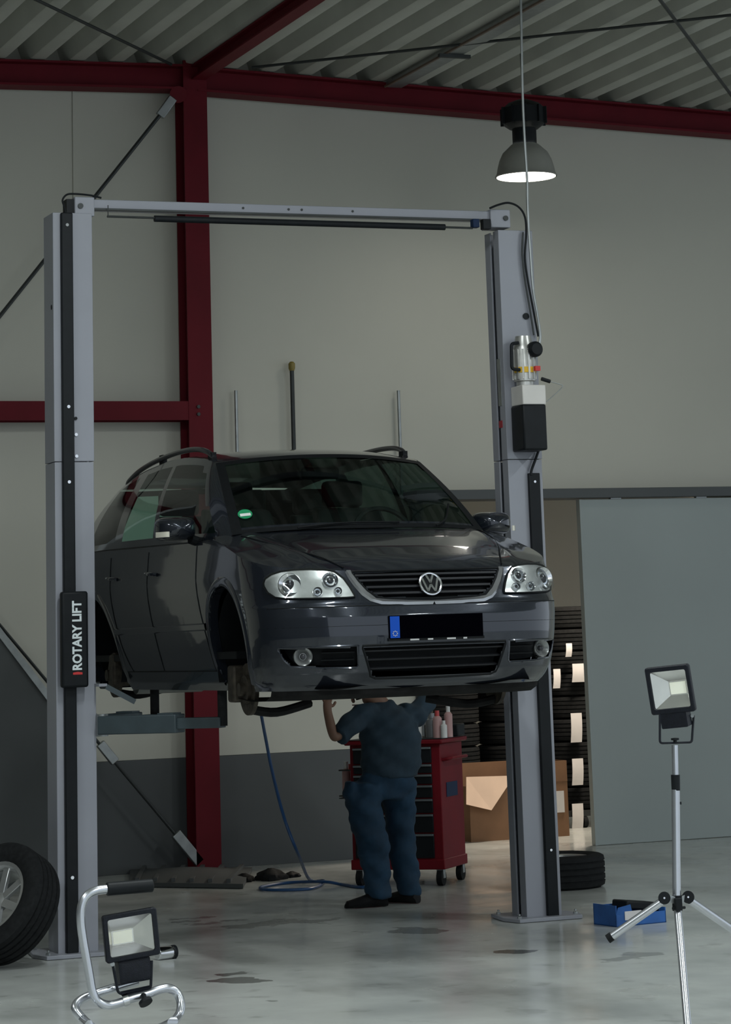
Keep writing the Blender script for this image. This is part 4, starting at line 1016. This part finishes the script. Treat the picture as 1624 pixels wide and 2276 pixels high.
# blue tray on the floor
mat('blue_card', (.02, .10, .33), .6, var=.2, scale=8)
q = gnd(1420, 2056); bt = thing('blue_box', 'low blue cardboard box with open lid lying near the tripod', 'box', (q.x, q.y + .12, 0), math.radians(8))
w_, d2, h_ = .36, .24, .11
for a, b, nm in (((-w_/2, -d2/2, 0), (w_/2, -d2/2 + .006, h_ * .62), 'box_side'), ((-w_/2, d2/2 - .006, 0), (w_/2, d2/2, h_), 'box_side'), ((-w_/2, -d2/2, 0), (-w_/2 + .006, d2/2, h_ * 1.1), 'box_side'), ((w_/2 - .006, -d2/2, 0), (w_/2, d2/2, h_ * .8), 'box_side'), ((-w_/2, -d2/2, 0), (w_/2, d2/2, .006), 'box_bottom')):
    MB().span(a, b).build(nm, 'blue_card', bt, world=False)
MB().solid_grid([[(-w_/2, -d2/2, h_ * .62), (-w_/2 + .12, -d2/2, h_ * .62)], [(-w_/2 + .01, -d2/2 - .01, h_ * 1.0), (-w_/2 + .10, -d2/2 - .01, h_ * 1.12)]], (0, .004, 0)).build('lid_flap', 'blue_card', bt, world=False)
MB().box((.06, .02, .10), (.24, .16, .05), Matrix.Rotation(.12, 3, 'Y')).build('dark_insert', 'black_plastic', bt, world=False, bevel=.01)
MB().box((-.06, -d2/2 - .004, .06), (.12, .004, .05)).build('print_patch', 'paper', bt, world=False)
# small metal can lying behind the floodlight
p = gnd(372, 2133); cn = thing('metal_canister', 'small shiny metal canister lying on the floor beside the left floodlight', 'canister', (p.x, p.y, 0))
ax = Vector((.97, .25, 0)).normalized(); c = p + Vector((-.06, 0, .036))
MB().lathe([(0, 0), (.030, 0), (.035, .006), (.035, .09), (.028, .10), (.028, .12), (0, .12)], c, ax, n=24).build('can', 'chrome', cn)
MB().lathe([(.036, 0), (.038, .003), (.038, .02), (.036, .023)], c + ax * .095, ax, n=24).build('collar', 'black_plastic', cn)
# dark mat and parts on the floor in front of the column
g0, g1, g2, g3 = gnd(285, 1972), gnd(540, 1976), gnd(560, 1938), gnd(290, 1942)
mt = thing('floor_mat', 'long dark plastic undertray lying on the floor before the red column', 'undertray', ((g0.x + g1.x) / 2, (g0.y + g3.y) / 2, 0))
G = []
for t in np.linspace(0, 1, 6):
    G.append([g0.lerp(g1, a).lerp(g3.lerp(g2, a), t) + Vector((0, 0, .035 + .05 * math.sin(a * 3.1) * math.sin(t * 3.1))) for a in np.linspace(0, 1, 20)])
MB().solid_grid(G, (0, 0, -.03)).build('tray_shell', 'dark_sheet', mt)
for a in np.linspace(.1, .9, 6): MB().beam(g0.lerp(g1, a) + Vector((0, .06, .05)), g3.lerp(g2, a) + Vector((0, -.06, .05)), .03, .03).build('rib', 'dark_sheet', mt)
random.seed(3)
for i, (u, v, s_) in enumerate(((552, 1950, .068), (612, 1946, .095), (658, 1940, .05))):
    q = gnd(u, v + 12); o = MB(); n = 9; G = []
    for t in np.linspace(0, 1, n):
        row = []
        for a in np.linspace(0, 2 * math.pi, 16, endpoint=False):
            r = s_ * math.sin(math.pi * min(.98, max(.04, t)) * .55 + .1) * (1 + .25 * math.sin(3 * a + i) + .12 * math.sin(7 * a + t * 9)); row.append(Vector((q.x + r * 1.15 * math.cos(a), q.y + .1 + r * math.sin(a), s_ * .9 * (1 - t) ** .8)))
        G.append(row)
    o.grid([r for r in reversed(G)], close=True); k = len(o.v); o.f.append(tuple(range(k - 16, k)))
    b = o.build('rag', ('under', 'rubber', 'car_black')[i]); tag(b, ('dark crumpled rag at the left of the floor heap by the blue hose', 'largest dark crumpled cover in the floor heap by the blue hose', 'dark crumpled rag at the right end of the floor heap')[i], 'rag', 'rags on the floor')
# blue air hose
mat('hose_blue', (.009, .055, .16), .4, var=.1)
HY = 17.6
pts = [atY(578, 1575, 17.0), atY(590, 1640, 17.0), atY(606, 1720, 17.05), atY(632, 1820, 17.15), atY(665, 1905, 17.3)]
fl = [gnd(688, 1955, .012), gnd(720, 1958, .012), gnd(690, 1975, .012), gnd(600, 1978, .012), gnd(580, 1972, .012), gnd(640, 1962, .012), gnd(720, 1960, .03), gnd(760, 1966, .012), gnd(810, 1972, .012), gnd(860, 1958, .012)]
o = MB().tube(spline(pts + fl, 10), .011, 8).build('air_hose', 'hose_blue'); tag(o, 'blue air hose hanging from the car and coiling on the floor', 'hose')
# ---------------------------------------------------------------- tool trolley
mat('cart_red', (.15, .006, .012), .5, var=.08, spec=.2); mat('drawer_black', (.008, .010, .012), .5, spec=.2); mat('drawer_pull', (.16, .18, .19), .4, .4)
c0, c1 = gnd(978, 1969), gnd(1022, 1956)
sidev = Vector((c1.x - c0.x, c1.y - c0.y, 0)); CDp = .50; sidev.normalize(); frv = Vector((-sidev.y, sidev.x, 0))
if frv.x > 0: frv = -frv
rz = math.atan2(-frv.y, -frv.x)          # local +x runs along the front to the right, local +y along the side to the back
CWd = .66
cart = thing('tool_trolley', 'red tool trolley with black drawers standing behind the mechanic', 'tool trolley', (c0.x, c0.y, 0), rz)
# local: right front corner at origin, front towards -y, body x from -CWd to 0
zb_, zt2 = .13, .975
def cb_(a, b, nm, m, par=cart, bev=.006): return MB().span(a, b).build(nm, m, par, world=False, bevel=bev)
cb_((-CWd, .012, zb_), (.03, CDp, zt2), 'cabinet', 'cart_red')
cb_((-CWd - .01, -.0, zb_ - .02), (.04, CDp + .01, zb_ + .05), 'base_frame', 'cart_red')
cb_((-CWd - .03, -.03, zt2), (.06, CDp + .04, zt2 + .035), 'top_tray', 'cart_red', bev=.01)
cb_((-CWd - .03, -.03, zt2 + .033), (.06, CDp + .04, zt2 + .037), 'top_mat', 'black_plastic', bev=0)
zz = [.185, .36, .495, .60, .695, .77, .84, .96]
for i in range(len(zz) - 1):
    d = cb_((-CWd + .03, -.002, zz[i] + .004), (-.035, .014, zz[i + 1] - .004), 'drawer', 'drawer_black', bev=.003)
    cb_((-CWd + .03, -.016, zz[i + 1] - .020), (-.035, -.001, zz[i + 1] - .006), 'drawer_pull', 'drawer_pull', d, .002)
for x, y in ((0.0, .03), (0.0, CDp - .04), (-CWd + .05, .03), (-CWd + .05, CDp - .04)):
    w = MB().cyl((x - .02, y, .055), (x + .02, y, .055), .055, n=18).build('caster_wheel', 'rubber', cart, world=False)
    cb_((x - .028, y - .02, .05), (x + .028, y + .02, .115), 'caster_fork', 'galv', w, .003)
cb_((.031, .12, .60), (.034, .36, .70), 'side_sticker', 'switch_blue', bev=0)
MB().tube(fillet([(.03, .06, .86), (.09, .06, .87), (.09, .44, .87), (.03, .44, .86)], .03), .012, 8).build('push_handle', 'cart_red', cart, world=False)
# can holder on the left side of the trolley
hx = -CWd - .11
for z in (.62, .80): MB().tube(fillet([(-CWd, .06, z), (hx, .06, z), (hx, .30, z), (-CWd, .30, z)], .02), .006, 6).build('can_holder', 'dark_steel', cart, world=False)
cb_((hx, .06, .60), (-CWd, .30, .608), 'can_holder', 'dark_steel', bev=0)
CM = ROOTM[cart.name]
mat('can_pink', (.45, .27, .26), .4); mat('can_grey', (.25, .26, .27), .35, .6); mat('can_white', (.62, .62, .60), .4); mat('can_red', (.45, .05, .05), .4)
def can(pos, r, h, m, label, nm='spray_can', cat='can', cap='white_paint', group='bottles and cans on the trolley'):
    p = CM @ Vector(pos); o = thing(nm, label, cat, p, 0, group)
    MB().lathe([(0, 0), (r, 0), (r, h * .72), (r * .55, h * .80), (0, h * .80)], p, n=18).build('can_body', m, o)
    MB().lathe([(0, .80 * h), (r * .5, .80 * h), (r * .5, h), (0, h)], p, n=14).build('cap', cap, o)
    return o
can((hx + .04, .11, .608), .030, .25, 'can_pink', 'pinkish spray can in the holder on the trolley side, nearer one')
can((hx + .04, .20, .608), .030, .23, 'can_white', 'pale spray can in the holder on the trolley side, farther one', cap='can_red')
ztop_ = zt2 + .037
can((-.17, .10, ztop_), .035, .20, 'can_white', 'white squeeze bottle on the trolley beside the mechanic', 'bottle', 'bottle')
can((-.10, .22, ztop_), .045, .17, 'can_grey', 'grey metal tin among the bottles on the trolley', 'tin', 'tin', 'can_grey')
can((-.02, .12, ztop_), .033, .19, 'can_pink', 'red and white can in the middle of the trolley top', 'spray_can', 'can', 'can_red')
can((.03, .22, ztop_), .030, .22, 'can_pink', 'pink spray bottle near the right edge of the trolley top', 'bottle', 'bottle', 'can_white')
can((.035, .10, ztop_), .024, .12, 'can_white', 'small white bottle at the right front corner of the trolley', 'bottle', 'bottle', 'can_white')
p = CM @ Vector((-.05, .36, ztop_)); o = thing('tool_case', 'low black tool case lying on the trolley top', 'case', p, rz); MB().box((0, 0, .045), (.26, .16, .09)).build('case', 'black_plastic', o, world=False, bevel=.01); MB().box((0, -.083, .05), (.05, .008, .03)).build('latch', 'galv', o, world=False)
# ---------------------------------------------------------------- mechanic
mat('skin', (.22, .12, .08), .55, var=.08); mat('cloth_shirt', (.016, .036, .056), .85, var=.2, scale=9, bump=.5, bscale=14); mat('cloth_trouser', (.006, .032, .066), .85, var=.25, scale=9, bump=.6, bscale=12); mat('shoe', (.006, .006, .007), .6, spec=.2); mat('hair', (.02, .014, .01), .7)
PY = 17.05
pr = thing('person', 'mechanic in dark blue work clothes standing under the car with arms raised', 'person', (atY(860, 2010, PY).x, PY, 0))
PI_ = ROOTM[pr.name].inverted()
def skin_obj(name, m, joints, edges, parent, root=0, sub=2):
    bm = bmesh.new(); lay = bm.verts.layers.skin.verify(); vs = []
    for i, (p, r) in enumerate(joints):
        v = bm.verts.new(PI_ @ Vector(p)); rr_ = r if isinstance(r, tuple) else (r, r); v[lay].radius = rr_; v[lay].use_root = (i == root); vs.append(v)
    for a, b in edges: bm.edges.new((vs[a], vs[b]))
    me = D.meshes.new(name); bm.to_mesh(me); bm.free(); me.materials.append(MATS[m]); o = D.objects.new(name, me); C.objects.link(o); o.parent = parent
    s = o.modifiers.new('skin', 'SKIN'); s.use_smooth_shade = True; s.use_x_symmetry = False
    b = o.modifiers.new('sub', 'SUBSURF'); b.levels = sub; b.render_levels = sub
    # bake to a plain mesh
    bpy.context.view_layer.update(); me2 = D.meshes.new_from_object(o.evaluated_get(bpy.context.evaluated_depsgraph_get())); o.modifiers.clear(); o.data = me2
    me2.polygons.foreach_set('use_smooth', [True] * len(me2.polygons)); return o
def pt(u, v, dy=0.): return atY(u, v, PY + dy)
pel = pt(856, 1738); wst = pt(862, 1690); chs = pt(862, 1620); nk_ = pt(848, 1568, .02)
hipL, kneeL, ankL = pt(828, 1752, -.02), pt(818, 1865, -.05), pt(832, 1978, -.02)
hipR, kneeR, ankR = pt(890, 1752, .03), pt(897, 1865, .05), pt(906, 1972, .06)
shL, elL, wrL = pt(800, 1592, -.04), pt(742, 1643, -.10), pt(727, 1580, -.06)
shR, elR, wrR = pt(922, 1590, .05), pt(948, 1560, .16), pt(930, 1532, .22)
headc = pt(822, 1540, .05)
J = [(pel, .11), (wst, .10), (chs, .11), (nk_, .06), (headc, .085), (headc + Vector((-.05, .03, -.0)), .07),
     (hipL, .07), (kneeL, .058), (ankL, .042), (hipR, .07), (kneeR, .058), (ankR, .042),
     (shL, .045), (elL, .04), (wrL, .030), (shR, .045), (elR, .04), (wrR, .030)]
E_ = [(0, 1), (1, 2), (2, 3), (3, 4), (4, 5), (0, 6), (6, 7), (7, 8), (0, 9), (9, 10), (10, 11), (2, 12), (12, 13), (13, 14), (2, 15), (15, 16), (16, 17)]
# hands with five fingers, reaching up to the car floor
def hand(w, d, side):
    global J, E_
    wi = 14 if side < 0 else 17; d = d.normalized(); a = Vector((0, 1, 0)).cross(d).normalized() * side; b = d.cross(a)
    k = len(J); J.append((w + d * .045, (.030, .018))); E_.append((wi, k)); pk = k
    for i, (o_, L_) in enumerate(((-.030, .058), (-.010, .068), (.010, .064), (.029, .048))):
        r0 = w + d * .075 + a * o_; k = len(J); J.append((r0, .0095)); J.append((r0 + d * L_ * .55 + b * .008, .0085)); J.append((r0 + d * L_ * .9 + b * .026, .0075)); E_ += [(pk, k), (k, k + 1), (k + 1, k + 2)]
    k = len(J); J.append((w + d * .03 - a * .042, .011)); J.append((w + d * .062 - a * .058 + b * .012, .009)); E_ += [(pk, k), (k, k + 1)]
hand(wrL, Vector((.05, .1, 1)), -1); hand(wrR, Vector((-.5, .3, .35)), 1)
bodyo = skin_obj('body', 'skin', J, E_, pr)
# face and hair
fd = Vector((-.75, .55, -.35)).normalized(); fs = fd.cross(Vector((0, 0, 1))).normalized(); fu = fs.cross(fd)
hd_c = headc + Vector((-.025, .015, 0))
MB().lathe([(0, -.02), (.010, -.015), (.013, 0), (.004, .03), (0, .032)], hd_c + fd * .10 - fu * .01, fu, n=10).build('nose', 'skin', bodyo)
for s in (1, -1):
    MB().lathe([(0, -.008), (.010, -.004), (.012, 0), (.010, .004), (0, .008)], hd_c + fd * .095 + fs * .03 * s + fu * .015, fd, n=10).build('eye', 'white_paint', bodyo)
    MB().lathe([(0, -.006), (.022, -.004), (.026, 0), (.02, .006), (0, .008)], hd_c + fs * .085 * s, fs, n=12).build('ear', 'skin', bodyo)
MB().box(hd_c + fd * .097 - fu * .045, (.04, .012, .008)).build('mouth', 'can_pink', bodyo)
hg = []
for t in np.linspace(.02, .56, 8): hg.append([hd_c + (fu * math.cos(t * math.pi) * .105 + (fs * math.cos(a) * .092 + fd * math.sin(a) * .098) * math.sin(t * math.pi)) - fd * .02 for a in np.linspace(0, 2 * math.pi, 20, endpoint=False)])
MB().grid(hg, close=True).build('hair', 'hair', bodyo)
# clothes
def cloth_obj(name, m, mb, vox=.013, it=6):
    o = mb.build(name, m, pr); r_ = o.modifiers.new('remesh', 'REMESH'); r_.mode = 'VOXEL'; r_.voxel_size = vox; r_.use_smooth_shade = True
    sm = o.modifiers.new('smooth', 'SMOOTH'); sm.iterations = it; sm.factor = .5
    bpy.context.view_layer.update(); me2 = D.meshes.new_from_object(o.evaluated_get(bpy.context.evaluated_depsgraph_get())); o.modifiers.clear(); o.data = me2
    # folds
    for v in me2.vertices:
        q = v.co; v.co = q + v.normal * .006 * (math.sin(q.z * 38 + q.x * 22 + math.sin(q.y * 30)) + .6 * math.sin(q.z * 71 - q.x * 45))
    me2.polygons.foreach_set('use_smooth', [True] * len(me2.polygons)); return o
def sect_loft(mb, secs, n=20):
    G = [[pt(u_, v_, dy) + Vector((hw * math.cos(a), dp * math.sin(a), 0)) for a in np.linspace(0, 2 * math.pi, n, endpoint=False)] for u_, v_, dy, hw, dp in secs]
    k = len(mb.v); mb.grid(G, close=True); e = len(mb.v); mb.f.append(tuple(range(k, k + n))); mb.f.append(tuple(range(e - n, e))); return mb
tm_ = MB()
sect_loft(tm_, [(862, 1700, 0, .17, .13), (860, 1725, 0, .19, .145), (857, 1750, 0, .20, .15), (852, 1775, 0, .17, .13)])
sect_loft(tm_, [(815, 1740, -.02, .12, .13), (809, 1775, -.03, .125, .13), (809, 1800, -.04, .115, .12), (818, 1835, -.05, .115, .11), (826, 1862, -.05, .115, .11), (831, 1895, -.045, .105, .10), (835, 1930, -.035, .095, .095), (840, 1970, -.02, .085, .09), (842, 1997, -.02, .085, .09)])
sect_loft(tm_, [(885, 1740, .02, .12, .13), (888, 1775, .03, .11, .12), (888, 1805, .04, .105, .11), (891, 1860, .05, .09, .10), (896, 1905, .055, .095, .095), (902, 1940, .06, .09, .09), (909, 1968, .06, .078, .085), (910, 1990, .06, .075, .085)])
sect_loft(tm_, [(778, 1735, -.05, .035, .06), (776, 1760, -.05, .04, .07), (785, 1795, -.05, .03, .06)])
cloth_obj('trousers', 'cloth_trouser', tm_)
sm_ = MB()
sect_loft(sm_, [(866, 1728, 0, .195, .155), (869, 1700, 0, .205, .16), (869, 1655, 0, .213, .155), (864, 1615, 0, .205, .15), (860, 1590, 0, .18, .135), (852, 1570, .01, .10, .09), (848, 1558, .02, .07, .07)])
sm_.tube([shL + Vector((.10, .02, .0)), shL, shL.lerp(elL, .5), shL.lerp(elL, .85)], .08, 14, rs=[.085, .082, .076, .07]); sm_.tube([shR - Vector((.10, .02, 0)), shR, shR.lerp(elR, .5), shR.lerp(elR, .95)], .08, 14, rs=[.09, .09, .08, .075])
cloth_obj('shirt', 'cloth_shirt', sm_)
for (an, d) in ((ankL, Vector((-.96, .05, 0))), (ankR, Vector((-.45, .80, 0)))):
    d = d.normalized(); sd_ = Vector((-d.y, d.x, 0)); b = Vector((an.x, an.y, 0)); G = []
    for t, w, h, z0 in ((-.085, .028, .05, .0), (-.075, .040, .085, 0), (-.03, .046, .10, 0), (.03, .047, .095, 0), (.09, .052, .075, 0), (.15, .052, .06, 0), (.19, .042, .05, 0), (.205, .02, .03, 0)):
        G.append([b + d * t + sd_ * (w * math.cos(a) * (1 if math.sin(a) < .2 else .8)) + Vector((0, 0, max(.004, h / 2 + h / 2 * math.sin(a)))) for a in np.linspace(0, 2 * math.pi, 16, endpoint=False)])
    m = MB().grid(G, close=True); k = len(m.v); m.f += [tuple(range(16)), tuple(range(k - 16, k))]; m.build('shoe', 'shoe', pr)
# ---------------------------------------------------------------- floodlights
mat('flood_black', (.008, .010, .016), .45, var=.25, scale=60, bump=.25, bscale=220, spec=.25); mat('reflector', (.82, .81, .78), .22, .9, var=.04); mat('led', (.85, .86, .70), .4, emit=(.95, 1., .9, .25)); mat('steel_tube', (.60, .62, .66), .25, .9, var=.05)
glass_mat('flood_glass', (.97, .98, .98), .04)
def basis(roll, yaw, pitch):
    """right, up, normal of a lamp face given as turns from facing the camera"""
    r, u, n = CX.copy(), CY.copy(), CZ.copy()
    q = Matrix.Rotation(math.radians(roll), 3, n) ; r, u = q @ r, q @ u
    q = Matrix.Rotation(math.radians(yaw), 3, u); r, n = q @ r, q @ n
    q = Matrix.Rotation(math.radians(pitch), 3, r); u, n = q @ u, q @ n
    return r, u, n
def rrect(w, h, r, n=5):
    out = []
    for cx_, cy_, a0 in ((w / 2 - r, h / 2 - r, 0), (-w / 2 + r, h / 2 - r, 90), (-w / 2 + r, -h / 2 + r, 180), (w / 2 - r, -h / 2 + r, 270)):
        for k in range(n + 1):
            a = math.radians(a0 + 90 * k / n); out.append((cx_ + r * math.cos(a), cy_ + r * math.sin(a)))
    return out
def loft(secs, o, r, u, n, cap=True):
    """secs: list of (polygon, depth along n)"""
    m = MB(); m.grid([[o + r * a + u * b + n * d for a, b in poly] for poly, d in secs], close=True)
    if cap: k = len(secs[0][0]); m.f.append(tuple(reversed(range(k)))); m.f.append(tuple(range(len(m.v) - k, len(m.v))))
    return m
def flood_head(root, c, r, u, n, w, h, led_off=(0., 0.)):
    N_ = 5; P = lambda a, b, rr: rrect(a, b, rr, N_)
    body_ = loft([(P(w * .55, h * .5, .01), -.075), (P(w * .7, h * .66, .012), -.06), (P(w * .95, h * .95, .012), -.028), (P(w, h, .012), -.02), (P(w, h, .012), .0), (P(w - .008, h - .008, .010), .004), (P(w * .83, h * .80, .010), .004), (P(w * .81, h * .78, .010), -.008)], c, r, u, n, cap=False)
    body_.f.append(tuple(reversed(range(4 * (N_ + 1)))))
    hd = body_.build('lamp_head', 'flood_black', root)
    lw_, lh_ = w * .40, h * .30
    a_ = [(-w * .405, -h * .39), (w * .405, -h * .39), (w * .405, h * .39), (-w * .405, h * .39)]
    b_ = [(led_off[0] - lw_ / 2, led_off[1] - lh_ / 2), (led_off[0] + lw_ / 2, led_off[1] - lh_ / 2), (led_off[0] + lw_ / 2, led_off[1] + lh_ / 2), (led_off[0] - lw_ / 2, led_off[1] + lh_ / 2)]
    for i in range(4):
        j = (i + 1) % 4; m = MB(); m.add([c + r * p[0] + u * p[1] + n * d for p, d in ((a_[i], -.008), (a_[j], -.008), (b_[j], -.042), (b_[i], -.042))], [(0, 1, 2, 3)]); m.build('reflector', 'reflector', hd)
    m = MB().add([c + r * p[0] + u * p[1] - n * .042 for p in b_], [(0, 1, 2, 3)]); m.build('led_frame', 'reflector', hd)
    m = MB().add([c + r * (led_off[0] + (p[0] - led_off[0]) * .88) + u * (led_off[1] + (p[1] - led_off[1]) * .84) - n * .040 for p in b_], [(0, 1, 2, 3)]); m.build('led_panel', 'led', hd)
    m = MB().add([c + r * a + u * b - n * .004 for a, b in P(w * .815, h * .785, .010)], [tuple(range(4 * (N_ + 1)))]); m.build('glass', 'flood_glass', hd)
    return hd
# --- floodlight on the tripod
FD = 11.05
fc = atY(1488, 1533, FD); sc = F_PX / (CAM - np.array(fc)).dot(np.array(CZ)) * -1; sc = abs(sc)
pxm = lambda d: d / sc
r, u, n = basis(12, -24, -8)
tp = thing('tripod_floodlight', 'black floodlight on a tall silver tripod at the right', 'floodlight', Vector((fc.x, fc.y, 0)))
w1, h1 = pxm(104), pxm(104)
hd = flood_head(tp, fc, r, u, n, w1, h1, (w1 * .12, 0))
# driver box under the head
bc2 = fc - u * (h1 * .5 + pxm(15)) - n * .03 + r * pxm(-2)
loft([(rrect(pxm(62), pxm(34), .006), -.03), (rrect(pxm(62), pxm(34), .006), .03)], bc2, r, u, n).build('driver_box', 'flood_black', tp)
def PXp(u_, v_, d=0.): return atY(u_, v_, FD + d)
# bracket
MB().tube(fillet([PXp(1466, 1588), PXp(1466, 1652), PXp(1537, 1650), PXp(1541, 1590)], pxm(7)), pxm(2.6), 6).build('bracket', 'flood_black', tp)
MB().cyl(PXp(1538, 1591, -.012), PXp(1538, 1591, .01), pxm(4), n=10).build('bracket_screw', 'galv', tp)
kn = MB().lathe([(0, 0), (pxm(4), 0), (pxm(4), pxm(5)), (pxm(9), pxm(6)), (pxm(9), pxm(10)), (0, pxm(11))], PXp(1500, 1651), (0, 0, 1), n=16).build('clamp_knob', 'black_plastic', tp)
MB().cyl(PXp(1499, 1656), PXp(1501, 1740), pxm(7), n=18).build('inner_pole', 'steel_tube', tp)
MB().cyl(PXp(1500.5, 1722), PXp(1501.5, 1757), pxm(10), pxm(9.5), n=18).build('clamp_collar', 'black_plastic', tp)
MB().cyl(PXp(1501, 1755), PXp(1503.5, 2004), pxm(9.3), n=20).build('outer_pole', 'steel_tube', tp)
MB().cyl(PXp(1504, 1990), PXp(1505, 2024), pxm(11), n=18).build('tripod_hub', 'black_plastic', tp)
def leg(a, b, lab=None, r_=8.5, tip=True):
    l = MB().cyl(a, b, pxm(r_), n=16).build('leg', 'steel_tube', tp)
    d = (b - a).normalized()
    if tip: MB().cyl(b - d * .012, b + d * .012, pxm(r_ + 1.5), n=14).build('rubber_foot', 'rubber', l)
    return l
foot = gnd(1528.5, 2290, .02); 
leg(PXp(1505, 2015), foot)
leg(PXp(1470, 2004), PXp(1355, 2084, .12)); leg(PXp(1533, 2001), PXp(1685, 2106, .12))
for (a, b) in ((1476, 1996), (1529, 1994)):
    hg_ = MB().cyl(PXp(a, b, -.022), PXp(a, b, .022), pxm(13.5), n=18).build('leg_hinge', 'black_plastic', tp)
    MB().cyl(PXp(a, b, -.026), PXp(a, b, -.02), pxm(2.2), n=8).build('hinge_rivet', 'chrome', hg_)
MB().beam(PXp(1476, 1994), PXp(1504, 2003), pxm(14), .03).build('hinge_arm', 'galv', tp); MB().beam(PXp(1529, 1992), PXp(1504, 2003), pxm(14), .03).build('hinge_arm', 'galv', tp)
MB().cyl(PXp(1494, 2019, -.02), PXp(1522, 2017, -.02), pxm(3), n=8).build('lock_pin', 'black_plastic', tp)
MB().box(PXp(1507, 2010, -.03), (pxm(16), .02, pxm(26))).build('lock_lever', 'black_plastic', tp, bevel=.003)
MB().box(PXp(1512, 1785, -.005), (.006, .006, .012)).build('pole_button', 'black_plastic', tp)
# --- floodlight on the handle stand
FD2 = 11.15
def Q(u_, v_, d=0.): return atY(u_, v_, FD2 + d)
f2 = Q(292, 2079, -.02)
hs = thing('hand_floodlight', 'black floodlight on a bent silver tube stand with foam handle', 'floodlight', Vector((f2.x, f2.y, 0)))
r, u, n = basis(4, 20, -7)
w2, h2 = pxm(113), pxm(94)
hd2 = flood_head(hs, f2, r, u, n, w2, h2, (-w2 * .12, -h2 * .04))
bc3 = f2 - u * (h2 * .5 + pxm(24)) - n * .03 + r * pxm(2)
loft([(rrect(pxm(70), pxm(50), .005), -.035), (rrect(pxm(66), pxm(46), .008), .018), (rrect(pxm(58), pxm(38), .008), .022)], bc3, r, u, n).build('driver_box', 'flood_black', hs)
MB().tube(fillet([Q(250, 2142, .0), Q(262, 2206, .0), Q(275, 2211), Q(335, 2196), Q(337, 2135)], pxm(6)), pxm(3.0), 6).build('bracket', 'flood_black', hs)
MB().beam(Q(268, 2207), Q(334, 2193), pxm(12), .004, CY).build('bracket_plate', 'flood_black', hs)
MB().cyl(Q(250, 2143, -.012), Q(250, 2143, .008), pxm(4.5), n=10).build('bracket_screw', 'galv', hs)
# one bent tube: handle, upright, cross bar, right loop, front foot, left bend, tail
g1, g2, g3 = gnd(330, 2290, .017), gnd(215, 2300, .017), gnd(195, 2289, .017)
path = [Q(u_, v_) for u_, v_ in ((335, 1968), (285, 1972), (240, 1976), (212, 1980), (192, 1992), (181, 2016), (180, 2050), (185, 2090), (192, 2130), (199, 2170), (205, 2203), (216, 2224), (238, 2234), (262, 2230), (290, 2220), (325, 2210), (352, 2200), (376, 2197), (394, 2209))] + [Q(402, 2233, -.02), Q(396, 2258, -.05), Q(375, 2276, -.09), g1, g2]
tube = MB().tube(spline(path, 5), pxm(9), 16).build('tube_frame', 'steel_tube', hs)
tail = [g2, Q(205, 2285, -.05), Q(184, 2265, -.02), Q(169, 2247), Q(169, 2233, .02), Q(184, 2220, .04), Q(215, 2208, .06), Q(260, 2194, .06), Q(306, 2180, .06)]
MB().tube(spline(tail, 5), pxm(9), 16).build('tube_foot', 'steel_tube', hs)
MB().cyl(Q(237, 1976.5), Q(339, 1968), pxm(13.5), n=18).build('foam_grip', 'black_plastic', hs, bevel=.004)
MB().cyl(Q(272, 2226), Q(284, 2222), pxm(13), n=16).build('tube_clamp', 'chrome', hs)
kb = MB().cyl(Q(318, 2212, -.02), Q(322, 2225, -.05), pxm(6), n=10).build('clamp_knob', 'black_plastic', hs)
MB().cyl(Q(322, 2224, -.05), Q(325, 2230, -.058), pxm(14), n=16).build('knob_grip', 'black_plastic', kb)
